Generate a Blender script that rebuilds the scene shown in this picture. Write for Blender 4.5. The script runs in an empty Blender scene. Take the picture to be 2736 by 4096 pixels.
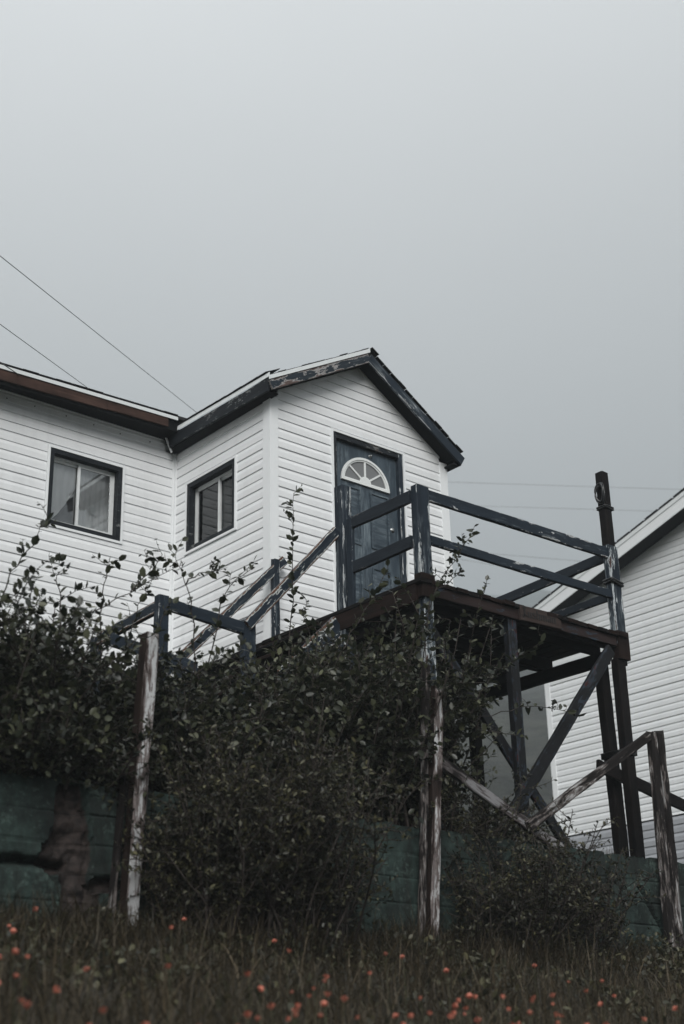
import bpy, math, random
import numpy as np
from mathutils import Vector, Matrix, noise

# ------------------------------------------------------------------ camera, sky, sun, exposure
S = bpy.context.scene
COL = S.collection
RND = random.Random(7)
NPR = np.random.default_rng(11)
# world origin: foot line of the porch corner nearest the camera; x along the door wall, y into the house, z=0 at eye level
CAM = Vector((-8.3932, -10.9271, 0.0))
cr = Vector((0.7648007, -0.64386127, -0.0228594)); cu = Vector((-0.23164142, -0.30791388, 0.92278454)); cw = Vector((0.60118395, 0.70045108, 0.38463769))
cam = bpy.data.cameras.new('camera'); co = bpy.data.objects.new('camera', cam); COL.objects.link(co)
co.matrix_world = Matrix(((cr.x, cu.x, -cw.x, CAM.x), (cr.y, cu.y, -cw.y, CAM.y), (cr.z, cu.z, -cw.z, CAM.z), (0, 0, 0, 1)))
cam.sensor_fit = 'VERTICAL'; cam.sensor_height = 36; cam.sensor_width = 24; cam.lens = 50
cam.clip_start = .1; cam.clip_end = 5000
cam.dof.use_dof = True; cam.dof.focus_distance = 14.6; cam.dof.aperture_fstop = 1.6
S.camera = co

SUN_DIR = Vector((-.52, -.64, .57)).normalized()          # towards the sun (veiled by cloud)
W = bpy.data.worlds.new('World'); S.world = W; W.use_nodes = True
wn = W.node_tree.nodes; wl = W.node_tree.links; wn.clear()
wo = wn.new('ShaderNodeOutputWorld'); bg = wn.new('ShaderNodeBackground'); wl.new(bg.outputs[0], wo.inputs[0])
sky = wn.new('ShaderNodeTexSky'); sky.sky_type = 'NISHITA'; sky.sun_disc = False
sky.sun_elevation = math.asin(SUN_DIR.z); sky.sun_rotation = math.atan2(SUN_DIR.x, SUN_DIR.y)
sky.air_density = 1.0; sky.dust_density = 6.0
skm = wn.new('ShaderNodeMix'); skm.data_type = 'RGBA'; skm.inputs[0].default_value = .97
wl.new(sky.outputs[0], skm.inputs[6])
# thick overcast in a fogged valley: luminance climbs with the sine of the elevation, the same all round
tc = wn.new('ShaderNodeTexCoord'); sx = wn.new('ShaderNodeSeparateXYZ'); wl.new(tc.outputs['Generated'], sx.inputs[0])
cl = wn.new('ShaderNodeClamp'); wl.new(sx.outputs[2], cl.inputs[0])
ma = wn.new('ShaderNodeMath'); ma.operation = 'MULTIPLY_ADD'; wl.new(cl.outputs[0], ma.inputs[0]); ma.inputs[1].default_value = 1.0; ma.inputs[2].default_value = .04
nz = wn.new('ShaderNodeTexNoise'); nz.inputs['Scale'].default_value = 1.6; nz.inputs['Detail'].default_value = 3; wl.new(tc.outputs['Generated'], nz.inputs[0])
nm = wn.new('ShaderNodeMapRange'); wl.new(nz.outputs[0], nm.inputs[0]); nm.inputs[1].default_value = .3; nm.inputs[2].default_value = .7; nm.inputs[3].default_value = .94; nm.inputs[4].default_value = 1.06
mb = wn.new('ShaderNodeMath'); mb.operation = 'MULTIPLY'; wl.new(ma.outputs[0], mb.inputs[0]); wl.new(nm.outputs[0], mb.inputs[1])
vs = wn.new('ShaderNodeVectorMath'); vs.operation = 'SCALE'; vs.inputs[0].default_value = (9.6, 9.8, 9.9); wl.new(mb.outputs[0], vs.inputs['Scale'])
wl.new(vs.outputs[0], skm.inputs[7]); wl.new(skm.outputs[2], bg.inputs[0]); bg.inputs[1].default_value = .085

sl = bpy.data.lights.new('sun', 'SUN'); sl.energy = 2.6; sl.angle = math.radians(32); sl.color = (1, .985, .96)
so = bpy.data.objects.new('sun', sl); COL.objects.link(so); so.rotation_euler = SUN_DIR.to_track_quat('Z', 'Y').to_euler()
S.view_settings.view_transform = 'Standard'; S.view_settings.look = 'None'; S.view_settings.gamma = 1; S.view_settings.use_curve_mapping = False
S.view_settings.exposure = 0.97
S.cycles.use_denoising = True
S.cycles.max_bounces = 6; S.cycles.diffuse_bounces = 3; S.cycles.glossy_bounces = 3; S.cycles.transparent_max_bounces = 8; S.cycles.volume_bounces = 1
S.cycles.use_adaptive_sampling = False
S.cycles.caustics_reflective = False; S.cycles.caustics_refractive = False

# ------------------------------------------------------------------ materials
def mat(name):
    m = bpy.data.materials.new(name); m.use_nodes = True
    n = m.node_tree.nodes; l = m.node_tree.links
    return m, n, l, n['Principled BSDF']
def N(n, t, **kw):
    o = n.new('ShaderNode' + t)
    for k, v in kw.items(): setattr(o, k, v)
    return o
def coords(n, l, kind='Object', scale=(1, 1, 1), rand=False):
    t = N(n, 'TexCoord'); mp = N(n, 'Mapping'); mp.inputs['Scale'].default_value = scale
    l.new(t.outputs[kind], mp.inputs[0])
    if rand:
        oi = N(n, 'ObjectInfo'); vm = N(n, 'VectorMath', operation='SCALE'); vm.inputs[0].default_value = (31, 17, 23)
        l.new(oi.outputs['Random'], vm.inputs['Scale']); l.new(vm.outputs[0], mp.inputs['Location'])
    return mp.outputs[0]
def noise_(n, l, vec, scale, detail=4, rough=.6, dist=0):
    t = N(n, 'TexNoise'); t.inputs['Scale'].default_value = scale; t.inputs['Detail'].default_value = detail
    t.inputs['Roughness'].default_value = rough; t.inputs['Distortion'].default_value = dist
    l.new(vec, t.inputs['Vector']); return t.outputs[0]
def rng_(n, l, v, a, b, c=0, d=1):
    t = N(n, 'MapRange'); l.new(v, t.inputs[0]); t.inputs[1].default_value = a; t.inputs[2].default_value = b; t.inputs[3].default_value = c; t.inputs[4].default_value = d
    return t.outputs[0]
def math_(n, l, op, a, b):
    t = N(n, 'Math', operation=op)
    for i, v in enumerate((a, b)):
        if isinstance(v, (int, float)): t.inputs[i].default_value = v
        else: l.new(v, t.inputs[i])
    return t.outputs[0]
def mix_(n, l, f, a, b):
    t = N(n, 'Mix', data_type='RGBA')
    if isinstance(f, (int, float)): t.inputs[0].default_value = f
    else: l.new(f, t.inputs[0])
    for i, v in ((6, a), (7, b)):
        if isinstance(v, tuple): t.inputs[i].default_value = v + (1,)
        else: l.new(v, t.inputs[i])
    return t.outputs[2]
def bump_(n, l, h, b, strength=.3, dist=.01):
    t = N(n, 'Bump'); t.inputs['Strength'].default_value = strength; t.inputs['Distance'].default_value = dist
    l.new(h, t.inputs['Height']); l.new(t.outputs[0], b.inputs['Normal'])

def m_siding(name, col, dirt=.25):
    m, n, l, b = mat(name)
    v = coords(n, l, 'Object'); vs_ = coords(n, l, 'Object', (1, 1, .15))
    a = noise_(n, l, v, 1.1, 5); s = noise_(n, l, vs_, 9, 4)
    d = math_(n, l, 'MULTIPLY', rng_(n, l, a, .4, .75), rng_(n, l, s, .42, .7))
    f = noise_(n, l, v, 60, 3)
    k = math_(n, l, 'ADD', math_(n, l, 'MULTIPLY', d, dirt), math_(n, l, 'MULTIPLY', rng_(n, l, f, .58, .75), .1))
    l.new(mix_(n, l, k, col, tuple(c * .55 for c in col)), b.inputs['Base Color'])
    b.inputs['Roughness'].default_value = .48; b.inputs['Specular IOR Level'].default_value = .35
    bump_(n, l, noise_(n, l, coords(n, l, 'Object', (2, 2, 60)), 4, 3), b, .08, .004)
    return m
def m_paint(name, paint, under, wood, chip=.56, edge=.25, scuff=None, scale=1.0, rough=.6, scuff_lo=.56, st=(.16, .5), spec=.15):
    """old paint on timber: local x is the grain; chips show primer and wood, more of them along the arrises"""
    m, n, l, b = mat(name)
    v = coords(n, l, 'Object', (st[0], 1, 1), True); vf = coords(n, l, 'Object', (st[1], 1, 1), True); vb = coords(n, l, 'Object', (.5, 1, 1), True)
    uv = N(n, 'TexCoord'); su = N(n, 'SeparateXYZ'); l.new(uv.outputs['UV'], su.inputs[0])
    ed = rng_(n, l, math_(n, l, 'ABSOLUTE', su.outputs[1], 0.0), .62, 1.0)
    big = noise_(n, l, vb, 3.2 * scale, 3); fine = noise_(n, l, v, 42 * scale, 6, .7); med = noise_(n, l, vf, 16 * scale, 5, .68, .6)
    h = math_(n, l, 'ADD', math_(n, l, 'MULTIPLY', fine, .45), math_(n, l, 'MULTIPLY', med, .55))
    h = math_(n, l, 'ADD', h, math_(n, l, 'MULTIPLY', math_(n, l, 'SUBTRACT', big, .5), .42))
    h = math_(n, l, 'ADD', h, math_(n, l, 'MULTIPLY', ed, edge * .3))
    f1 = rng_(n, l, h, chip, chip + .025); f2 = rng_(n, l, h, chip + .05, chip + .09)
    tone = noise_(n, l, v, 12 * scale, 5)
    pc = mix_(n, l, rng_(n, l, tone, .3, .75), paint, tuple(c * 1.7 + .004 for c in paint))
    if scuff:
        sc = noise_(n, l, coords(n, l, 'Object', (.12, 1, 1), True), 26, 6, .75)
        pc = mix_(n, l, math_(n, l, 'MULTIPLY', rng_(n, l, sc, scuff_lo, scuff_lo + .17), rng_(n, l, big, .38, .62)), pc, scuff)
    wd = mix_(n, l, rng_(n, l, noise_(n, l, v, 70, 4), .35, .7), wood, tuple(c * .35 for c in wood))
    c = mix_(n, l, f1, pc, under); c = mix_(n, l, f2, c, wd)
    l.new(c, b.inputs['Base Color']); b.inputs['Roughness'].default_value = rough; b.inputs['Specular IOR Level'].default_value = spec
    hh = math_(n, l, 'SUBTRACT', math_(n, l, 'MULTIPLY', noise_(n, l, v, 60, 5, .7), .6), math_(n, l, 'MULTIPLY', f1, .6))
    bump_(n, l, hh, b, .55, .006)
    return m
def m_plain(name, col, rough=.7, var=.35, scale=8, bump=.1, spec=.3, metal=0):
    m, n, l, b = mat(name); v = coords(n, l, 'Object', (1, 1, 1), True)
    a = noise_(n, l, v, scale, 5, .65)
    l.new(mix_(n, l, rng_(n, l, a, .3, .7), tuple(c * (1 - var) for c in col), tuple(min(1, c * (1 + var)) for c in col)), b.inputs['Base Color'])
    b.inputs['Roughness'].default_value = rough; b.inputs['Specular IOR Level'].default_value = spec; b.inputs['Metallic'].default_value = metal
    if bump: bump_(n, l, noise_(n, l, v, scale * 5, 5), b, bump, .01)
    return m
def m_wood(name, col, dark, rough=.75, grain=30):
    m, n, l, b = mat(name); v = coords(n, l, 'Object', (.09, 1, 1), True); vb = coords(n, l, 'Object', (.6, 1, 1), True)
    a = noise_(n, l, v, grain, 6, .7, .8); k = noise_(n, l, vb, 4, 4)
    f = math_(n, l, 'ADD', math_(n, l, 'MULTIPLY', a, .6), math_(n, l, 'MULTIPLY', k, .5))
    l.new(mix_(n, l, rng_(n, l, f, .4, .7), dark, col), b.inputs['Base Color']); b.inputs['Roughness'].default_value = rough; b.inputs['Specular IOR Level'].default_value = .08
    bump_(n, l, a, b, .5, .006)
    return m
def m_leaf(name, ca, cb, rough=.5, trans=.25):
    m, n, l, b = mat(name)
    at = N(n, 'Attribute'); at.attribute_name = 'tint'
    c = mix_(n, l, at.outputs['Fac'], ca, cb)
    l.new(c, b.inputs['Base Color']); b.inputs['Roughness'].default_value = rough; b.inputs['Specular IOR Level'].default_value = .45
    tr = N(n, 'BsdfTranslucent'); l.new(c, tr.inputs[0]); mx = N(n, 'MixShader'); mx.inputs[0].default_value = trans
    l.new(b.outputs[0], mx.inputs[1]); l.new(tr.outputs[0], mx.inputs[2]); l.new(mx.outputs[0], n['Material Output'].inputs[0])
    return m

M = {}
M['siding'] = m_siding('white_vinyl_siding', (.80, .815, .825), .32)
M['siding2'] = m_siding('white_vinyl_siding_neighbour', (.80, .82, .83), .22)
M['siding3'] = m_siding('grey_vinyl_skirting', (.36, .375, .40), .3)
M['trim'] = m_siding('white_vinyl_trim', (.82, .84, .85), .12)
M['drip'] = m_siding('white_metal_drip_edge', (.74, .77, .775), .25)
NAVY = (.0102, .0158, .0235)
M['navy'] = m_paint('navy_peeling_paint', NAVY, (.50, .52, .53), (.08, .05, .04), .635, .30, (.16, .19, .21), 1, .6, .55)
M['navy_worn'] = m_paint('navy_paint_worn_white', NAVY, (.50, .53, .54), (.09, .06, .05), .605, .30, (.20, .23, .25), 1, .6, .50, st=(.08, .2))
M['navy_white'] = m_paint('navy_paint_smeared_white', NAVY, (.46, .50, .52), (.08, .05, .045), .545, .2, (.22, .26, .28), .7, .6, .46, st=(.1, .25))
M['navy_rake'] = m_paint('navy_paint_worn_bare', (.014, .020, .027), (.33, .32, .315), (.15, .105, .095), .545, .40, (.13, .15, .16), .7)
M['navy_dark'] = m_paint('navy_paint_sound', (.0105, .0145, .020), (.14, .14, .145), (.04, .03, .025), .63, .2, (.05, .06, .065))
M['frame'] = m_paint('black_peeling_paint', (.010, .012, .015), (.17, .18, .18), (.10, .065, .05), .60, .22, (.06, .07, .075), 1.4)
M['rail_white'] = m_paint('navy_paint_white_topped', NAVY, (.55, .58, .57), (.15, .08, .055), .585, .75, (.16, .19, .21), 1.2)
M['redblue'] = m_paint('red_brown_stain_blue_patches', (.016, .0095, .0088), (.032, .045, .062), (.022, .016, .015), .555, .0, (.04, .02, .017), .7)
M['red'] = m_wood('red_brown_stained_wood', (.022, .0125, .0105), (.008, .0065, .006))
M['brace'] = m_paint('dark_brace_blue_red_flakes', (.0065, .007, .0082), (.026, .037, .052), (.055, .015, .012), .56, .12, (.035, .037, .04), .8)
M['dark'] = m_wood('dark_stained_wood', (.0135, .0105, .0100), (.0045, .005, .0058))
M['brown'] = m_wood('bare_brown_board', (.092, .054, .043), (.020, .013, .011), grain=11)
M['post_brown'] = m_wood('weathered_brown_post', (.034, .023, .019), (.010, .008, .0075), grain=22)
M['soffit'] = m_wood('dark_soffit_board', (.012, .0125, .014), (.006, .0065, .007))
M['white_post'] = m_paint('flaking_white_paint_post', (.36, .365, .37), (.17, .145, .14), (.036, .025, .022), .468, .10, None, .8, .8, st=(.09, .26))
M['grey_post'] = m_paint('mostly_bare_post', (.26, .26, .26), (.12, .105, .10), (.018, .015, .0145), .40, .05, None, .9, .85, st=(.09, .26))
M['grey_rail'] = m_paint('flaking_grey_rail', (.15, .147, .152), (.09, .078, .078), (.020, .017, .017), .485, .1, None, .8, .85, st=(.06, .2))
M['door'] = m_paint('blue_grey_scuffed_door', (.027, .040, .053), (.42, .46, .48), (.10, .12, .13), .67, .0, (.16, .20, .225), .8, .5, .44, st=(.10, .3), spec=.3)
M['shingle'] = m_plain('dark_asphalt_shingle', (.030, .031, .033), .9, .4, 40, .5)
M['vinyl'] = m_plain('white_window_vinyl', (.68, .70, .70), .4, .1, 5, 0)
M['fan'] = m_plain('white_fanlight_frame', (.78, .80, .79), .35, .08, 6, 0)
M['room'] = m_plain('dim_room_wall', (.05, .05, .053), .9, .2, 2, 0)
M['curtain'] = m_plain('thin_white_curtain', (.88, .88, .89), .9, .1, 3, 0)
M['curtain2'] = m_plain('grey_net_curtain', (.15, .15, .16), .9, .3, 5, 0)
M['foundation'] = m_wood('dark_skirting_boards', (.012, .011, .011), (.006, .006, .0065))
M['metal'] = m_plain('dull_metal', (.35, .36, .36), .35, .2, 30, 0, .5, .9)
M['rubber'] = m_plain('black_cable', (.012, .013, .014), .28, .2, 20, 0, .6)
M['ink'] = m_plain('black_sign_lettering', (.012, .011, .011), .6, .2, 20, 0)
M['sign'] = m_wood('carved_sign_board', (.064, .048, .043), (.030, .022, .020))
M['stem'] = m_plain('dark_twig_bark', (.028, .022, .019), .8, .4, 30, .2)
M['cable'] = m_plain('overhead_cable', (.05, .055, .055), .6, .1, 5, 0)

g, n, l, b = mat('window_glass')
gl = N(n, 'BsdfGlossy'); gl.inputs['Roughness'].default_value = .03; gl.inputs[0].default_value = (.9, .93, .95, 1)
tr = N(n, 'BsdfTransparent'); tr.inputs[0].default_value = (.94, .95, .95, 1)
fr = N(n, 'Fresnel'); fr.inputs[0].default_value = 1.5; f2 = math_(n, l, 'ADD', fr.outputs[0], .02)
mx = N(n, 'MixShader'); l.new(f2, mx.inputs[0]); l.new(tr.outputs[0], mx.inputs[1]); l.new(gl.outputs[0], mx.inputs[2]); l.new(mx.outputs[0], n['Material Output'].inputs[0])
M['glass'] = g
g, n, l, b = mat('frosted_fanlight_glass')
b.inputs['Base Color'].default_value = (.17, .175, .178, 1); b.inputs['Roughness'].default_value = .12; b.inputs['Specular IOR Level'].default_value = .5
M['fanglass'] = g

# green painted concrete with spalled, earth-coloured patches (vertex mask "bare")
g, n, l, b = mat('green_painted_concrete'); v = coords(n, l, 'Object')
a = noise_(n, l, v, 3.0, 7, .72); s = noise_(n, l, coords(n, l, 'Object', (1, 1, .2)), 7, 5, .7); f = noise_(n, l, v, 35, 4)
c = mix_(n, l, rng_(n, l, a, .38, .66), (.0075, .013, .012), (.040, .066, .058)); c = mix_(n, l, rng_(n, l, noise_(n, l, v, 1.3, 6, .7), .48, .66), c, (.011, .012, .010))
c = mix_(n, l, rng_(n, l, s, .44, .66), c, (.011, .0135, .0125))
c = mix_(n, l, rng_(n, l, math_(n, l, 'ADD', math_(n, l, 'MULTIPLY', f, .5), math_(n, l, 'MULTIPLY', noise_(n, l, v, 3.1, 4), .5)), .54, .70), c, (.075, .110, .097))
at = N(n, 'Attribute'); at.attribute_name = 'bare'
rub = mix_(n, l, rng_(n, l, noise_(n, l, v, 14, 5), .35, .7), (.012, .0095, .009), (.052, .040, .036))
c = mix_(n, l, rng_(n, l, math_(n, l, 'ADD', at.outputs['Fac'], math_(n, l, 'MULTIPLY', math_(n, l, 'SUBTRACT', f, .5), .6)), .4, .55), c, rub)
l.new(c, b.inputs['Base Color']); b.inputs['Roughness'].default_value = .8; b.inputs['Specular IOR Level'].default_value = .25
bump_(n, l, noise_(n, l, v, 24, 6, .7), b, .5, .015)
M['concrete'] = g
g, n, l, b = mat('bank_soil'); v = coords(n, l, 'Object')
l.new(mix_(n, l, rng_(n, l, noise_(n, l, v, .8, 6), .35, .65), (.022, .018, .014), (.035, .040, .020)), b.inputs['Base Color']); b.inputs['Roughness'].default_value = .95
bump_(n, l, noise_(n, l, v, 9, 5), b, .8, .05)
M['soil'] = g
g, n, l, b = mat('hill_scrub'); v = coords(n, l, 'Object')
a = noise_(n, l, v, .06, 8, .72); d = noise_(n, l, v, .5, 7, .75)
l.new(mix_(n, l, rng_(n, l, math_(n, l, 'ADD', math_(n, l, 'MULTIPLY', a, .5), math_(n, l, 'MULTIPLY', d, .5)), .4, .6), (.014, .017, .015), (.075, .080, .064)), b.inputs['Base Color']); b.inputs['Roughness'].default_value = 1
bump_(n, l, d, b, 1, 2)
M['hill'] = g
M['leaf_a'] = m_leaf('broad_green_leaf', (.0100, .0145, .0095), (.135, .142, .080), .38)
M['leaf_b'] = m_leaf('small_olive_leaf', (.010, .0125, .008), (.160, .150, .078), .45)
M['leaf_c'] = m_leaf('dull_scrub_leaf', (.045, .052, .036), (.12, .12, .075), .7)
M['grass'] = m_leaf('rank_grass', (.013, .0125, .008), (.140, .108, .066), .65, .3)
M['petal'] = m_plain('orange_petal', (.50, .17, .115), .6, .25, 40, 0)
M['flower_stem'] = m_plain('green_flower_stem', (.05, .055, .028), .7, .2, 20, 0)

# ------------------------------------------------------------------ helpers
def empty(name, loc, label, cat, group=None):
    o = bpy.data.objects.new(name, None); COL.objects.link(o); o.location = loc
    o.empty_display_size = .1
    return tag(o, label, cat, group)
def tag(o, label=None, cat=None, group=None, kind=None):
    if label: o['label'] = label
    if cat: o['category'] = cat
    if group: o['group'] = group
    if kind: o['kind'] = kind
    return o
ROOTM = {}
def adopt(o, parent):
    """parent keeping the world place; ROOTM holds each object's world matrix"""
    Mw = o.matrix_basis.copy(); ROOTM[o.name] = Mw
    if parent is not None:
        o.parent = parent
        pm = ROOTM.get(parent.name)
        if pm is None: pm = parent.matrix_basis.copy(); ROOTM[parent.name] = pm
        o.matrix_parent_inverse = pm.inverted()
    return o
def mesh_obj(name, verts, faces, m, parent=None, smooth=False, uvs=None, loc=None, rot=None):
    me = bpy.data.meshes.new(name); me.from_pydata([tuple(v) for v in verts], [], faces)
    for mm in (m if isinstance(m, (list, tuple)) else [m]): me.materials.append(mm)
    if uvs is not None:
        ul = me.uv_layers.new(name='uv'); k = 0
        for p in me.polygons:
            for li, uvv in zip(p.loop_indices, uvs[p.index]): ul.data[li].uv = uvv
    if smooth: me.polygons.foreach_set('use_smooth', [True] * len(me.polygons))
    o = bpy.data.objects.new(name, me); COL.objects.link(o)
    if loc is not None: o.matrix_basis = Matrix.Translation(loc) @ (rot.to_4x4() if rot else Matrix.Identity(4))
    adopt(o, parent)
    return o
def frame_rot(xd, up):
    x = Vector(xd).normalized(); z = Vector(up); z = (z - x * z.dot(x)).normalized(); y = z.cross(x)
    return Matrix((x, y, z)).transposed()
def beam(name, p0, p1, w, h, m, parent=None, up=(0, 0, 1), bev=.006, jit=.0022, seg=None, ragged=(0, 0), rnd=RND, side=None):
    """a sawn timber from p0 to p1 (centre line); w across, h along up; local x is the grain"""
    p0, p1 = Vector(p0), Vector(p1); L = (p1 - p0).length; R = frame_rot(p1 - p0, up)
    seg = seg or max(2, min(14, int(L / .16)))
    b = min(bev, w * .3, h * .3); a, c = w / 2, h / 2
    prof = [(-a + b, -c, 0, -1), (a - b, -c, 0, 1), (a, -c + b, 1, -1), (a, c - b, 1, 1), (a - b, c, 2, -1), (-a + b, c, 2, 1), (-a, c - b, 3, -1), (-a, -c + b, 3, 1)]
    V = []; bow = rnd.uniform(-1, 1) * jit * 1.2; bow2 = rnd.uniform(-1, 1) * jit * 1.2
    for i in range(seg + 1):
        t = i / seg; x = t * L
        oy = bow * math.sin(math.pi * t); oz = bow2 * math.sin(math.pi * t)
        for (y, z, _, _) in prof:
            xx = x
            if i == 0 and ragged[0]: xx += rnd.random() * ragged[0]
            if i == seg and ragged[1]: xx -= rnd.random() * ragged[1]
            V.append((xx, y + oy + rnd.uniform(-jit, jit), z + oz + rnd.uniform(-jit, jit)))
    F = []; U = []
    for i in range(seg):
        for k in range(8):
            k2 = (k + 1) % 8; A, B = i * 8, (i + 1) * 8
            F.append((A + k, A + k2, B + k2, B + k)); u0, u1 = i / seg * L, (i + 1) / seg * L
            if k % 2 == 0: U.append(((u0, -1), (u0, 1), (u1, 1), (u1, -1)))
            else: U.append(((u0, 1),) * 2 + ((u1, 1),) * 2)
    F.append(tuple(range(7, -1, -1))); U.append(((0, .9),) * 8)
    F.append(tuple(seg * 8 + k for k in range(8))); U.append(((L, .9),) * 8)
    o = mesh_obj(name, V, F, [m, side] if side else m, parent, False, U, p0, R)
    if side:
        for i in range(seg): o.data.polygons[i * 8].material_index = 1; o.data.polygons[i * 8 + 7].material_index = 1
    return o
def vpost(name, x0, x1, y0, y1, z0, z1, m, parent, **kw):
    return beam(name, ((x0 + x1) / 2, (y0 + y1) / 2, z0), ((x0 + x1) / 2, (y0 + y1) / 2, z1), abs(y1 - y0), abs(x1 - x0), m, parent, up=(1, 0, 0), **kw)
class MB:
    """collects boxes and shapes that form ONE part"""
    def __init__(s): s.v = []; s.f = []
    def box(s, a, b):
        x0, y0, z0 = a; x1, y1, z1 = b; k = len(s.v)
        s.v += [(x0, y0, z0), (x1, y0, z0), (x1, y1, z0), (x0, y1, z0), (x0, y0, z1), (x1, y0, z1), (x1, y1, z1), (x0, y1, z1)]
        s.f += [tuple(k + i for i in q) for q in ((3, 2, 1, 0), (4, 5, 6, 7), (0, 1, 5, 4), (1, 2, 6, 5), (2, 3, 7, 6), (3, 0, 4, 7))]
        return s
    def prism(s, poly, fn0, fn1):
        k = len(s.v); n_ = len(poly)
        s.v += [fn0(p) for p in poly] + [fn1(p) for p in poly]
        s.f += [tuple(range(k + n_ - 1, k - 1, -1)), tuple(range(k + n_, k + 2 * n_))]
        s.f += [(k + i, k + (i + 1) % n_, k + n_ + (i + 1) % n_, k + n_ + i) for i in range(n_)]
        return s
    def map(s, fn): s.v = [fn(v) for v in s.v]; return s
    def build(s, name, m, parent=None, smooth=False): return mesh_obj(name, s.v, s.f, m, parent, smooth)
class Wall:
    """a vertical wall: a runs along it, t is the distance out of it"""
    def __init__(s, P, A, Nn): s.P, s.A, s.N = Vector(P), Vector(A), Vector(Nn)
    def pt(s, a, z, t=0): v = s.P + s.A * a + s.N * t; return (v.x, v.y, v.z + z)
    def box(s, mb, a0, a1, z0, z1, t0, t1):
        k = len(mb.v)
        mb.v += [s.pt(*q) for q in ((a0, z0, t0), (a1, z0, t0), (a1, z0, t1), (a0, z0, t1), (a0, z1, t0), (a1, z1, t0), (a1, z1, t1), (a0, z1, t1))]
        mb.f += [tuple(k + i for i in q) for q in ((3, 2, 1, 0), (4, 5, 6, 7), (0, 1, 5, 4), (1, 2, 6, 5), (2, 3, 7, 6), (3, 0, 4, 7))]
        return mb
    def ring(s, mb, a0, a1, z0, z1, w, t0, t1, wb=None):
        s.box(mb, a0, a0 + w, z0, z1, t0, t1); s.box(mb, a1 - w, a1, z0, z1, t0, t1)
        s.box(mb, a0 + w, a1 - w, z1 - w, z1, t0 + .0015, t1 - .0015); s.box(mb, a0 + w, a1 - w, z0, z0 + (wb or w), t0 + .0015, t1 - .0015)
        return mb

def siding(wall, parent, ext, z_lo, z_hi, m, course=.1143, phase=7.106, holes=(), proud=.0115, seg=.7):
    """one object for each course of lapped boards; ext(z) gives the ends of the wall at height z"""
    k0 = math.ceil((phase - z_hi) / course) - 1; k = k0
    while True:
        zb = phase - (k + 1) * course; zt = zb + course; k += 1
        if zt <= z_lo + .01: break
        zb_, zt_ = max(zb, z_lo), min(zt, z_hi)
        if zt_ - zb_ < .012: continue
        cuts = sorted({zb_, zt_} | {z for h in holes for z in (h[2], h[3]) if zb_ + .004 < z < zt_ - .004})
        pr = proud * RND.uniform(.8, 1.15) * (1.1 if k % 2 else .85); lean = RND.uniform(-.0025, .0025)
        for q0, q1 in zip(cuts[:-1], cuts[1:]):
            mid = (q0 + q1) / 2; a0, a1 = ext(mid)
            if a1 - a0 < .01: continue
            spans = [(a0, a1)]
            for h in holes:
                if h[2] < mid < h[3]:
                    spans = [s2 for s_ in spans for s2 in ((s_[0], min(s_[1], h[0])), (max(s_[0], h[1]), s_[1])) if s2[1] - s2[0] > .005]
            for s0, s1 in spans:
                V = []; F = []
                e0 = ext(q0); e1 = ext(q1)
                lo0 = e0[0] if abs(s0 - a0) < 1e-6 else s0; hi0 = e0[1] if abs(s1 - a1) < 1e-6 else s1
                lo1 = e1[0] if abs(s0 - a0) < 1e-6 else s0; hi1 = e1[1] if abs(s1 - a1) < 1e-6 else s1
                nn = max(1, int((s1 - s0) / seg)); base = len(V)
                tb = lambda z: .002 + pr * min(1, max(0, (zt - z) / course) / .42)
                for i in range(nn + 1):
                    u_ = i / nn; ab = lo0 + (hi0 - lo0) * u_; at_ = lo1 + (hi1 - lo1) * u_
                    wv = (noise.noise(Vector((ab * .8, k * 3.1, parent.location.x))) * .0022) + lean * (ab - lo0) * .3
                    zq = min(max(zt - .42 * course, q0 + .05 * (q1 - q0)), q1 - .05 * (q1 - q0)); fm = (zq - q0) / (q1 - q0); zm = zq; am = ab + (at_ - ab) * fm
                    for (aa, zz, tt) in ((ab, q0, -.012), (ab, q0, tb(q0)), (ab + (am - ab) * .12, q0 + (zm - q0) * .12, tb(q0) + .0008), (am, zm, tb(zm) + .0004), (at_, q1, tb(q1)), (at_, q1, -.012)):
                        V.append(wall.pt(aa, zz + wv, tt))
                for i in range(nn):
                    A, B = base + i * 6, base + (i + 1) * 6
                    for j in range(5): F.append((A + j, B + j, B + j + 1, A + j + 1))
                F.append(tuple(base + j for j in range(6))); F.append(tuple(base + nn * 6 + j for j in range(5, -1, -1)))
                mesh_obj('siding_board', V, F, m, parent)

def tube_arrays(paths):
    """paths: list of (points, radii) -> one mesh of 5-sided tubes"""
    V = []; F = []
    for pts, rad in paths:
        k = len(V); n_ = len(pts)
        for i, p in enumerate(pts):
            d = Vector(pts[min(i + 1, n_ - 1)]) - Vector(pts[max(i - 1, 0)])
            if d.length < 1e-6: d = Vector((0, 0, 1))
            d.normalize(); s_ = d.cross(Vector((.3, .2, .93)) if abs(d.z) < .9 else Vector((1, 0, 0))).normalized(); t_ = d.cross(s_)
            for j in range(5):
                an = j * 2 * math.pi / 5; V.append(tuple(Vector(p) + (s_ * math.cos(an) + t_ * math.sin(an)) * rad[i]))
        for i in range(n_ - 1):
            for j in range(5):
                F.append((k + i * 5 + j, k + i * 5 + (j + 1) % 5, k + (i + 1) * 5 + (j + 1) % 5, k + (i + 1) * 5 + j))
        F.append(tuple(k + (n_ - 1) * 5 + j for j in range(5)))
    return V, F

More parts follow.
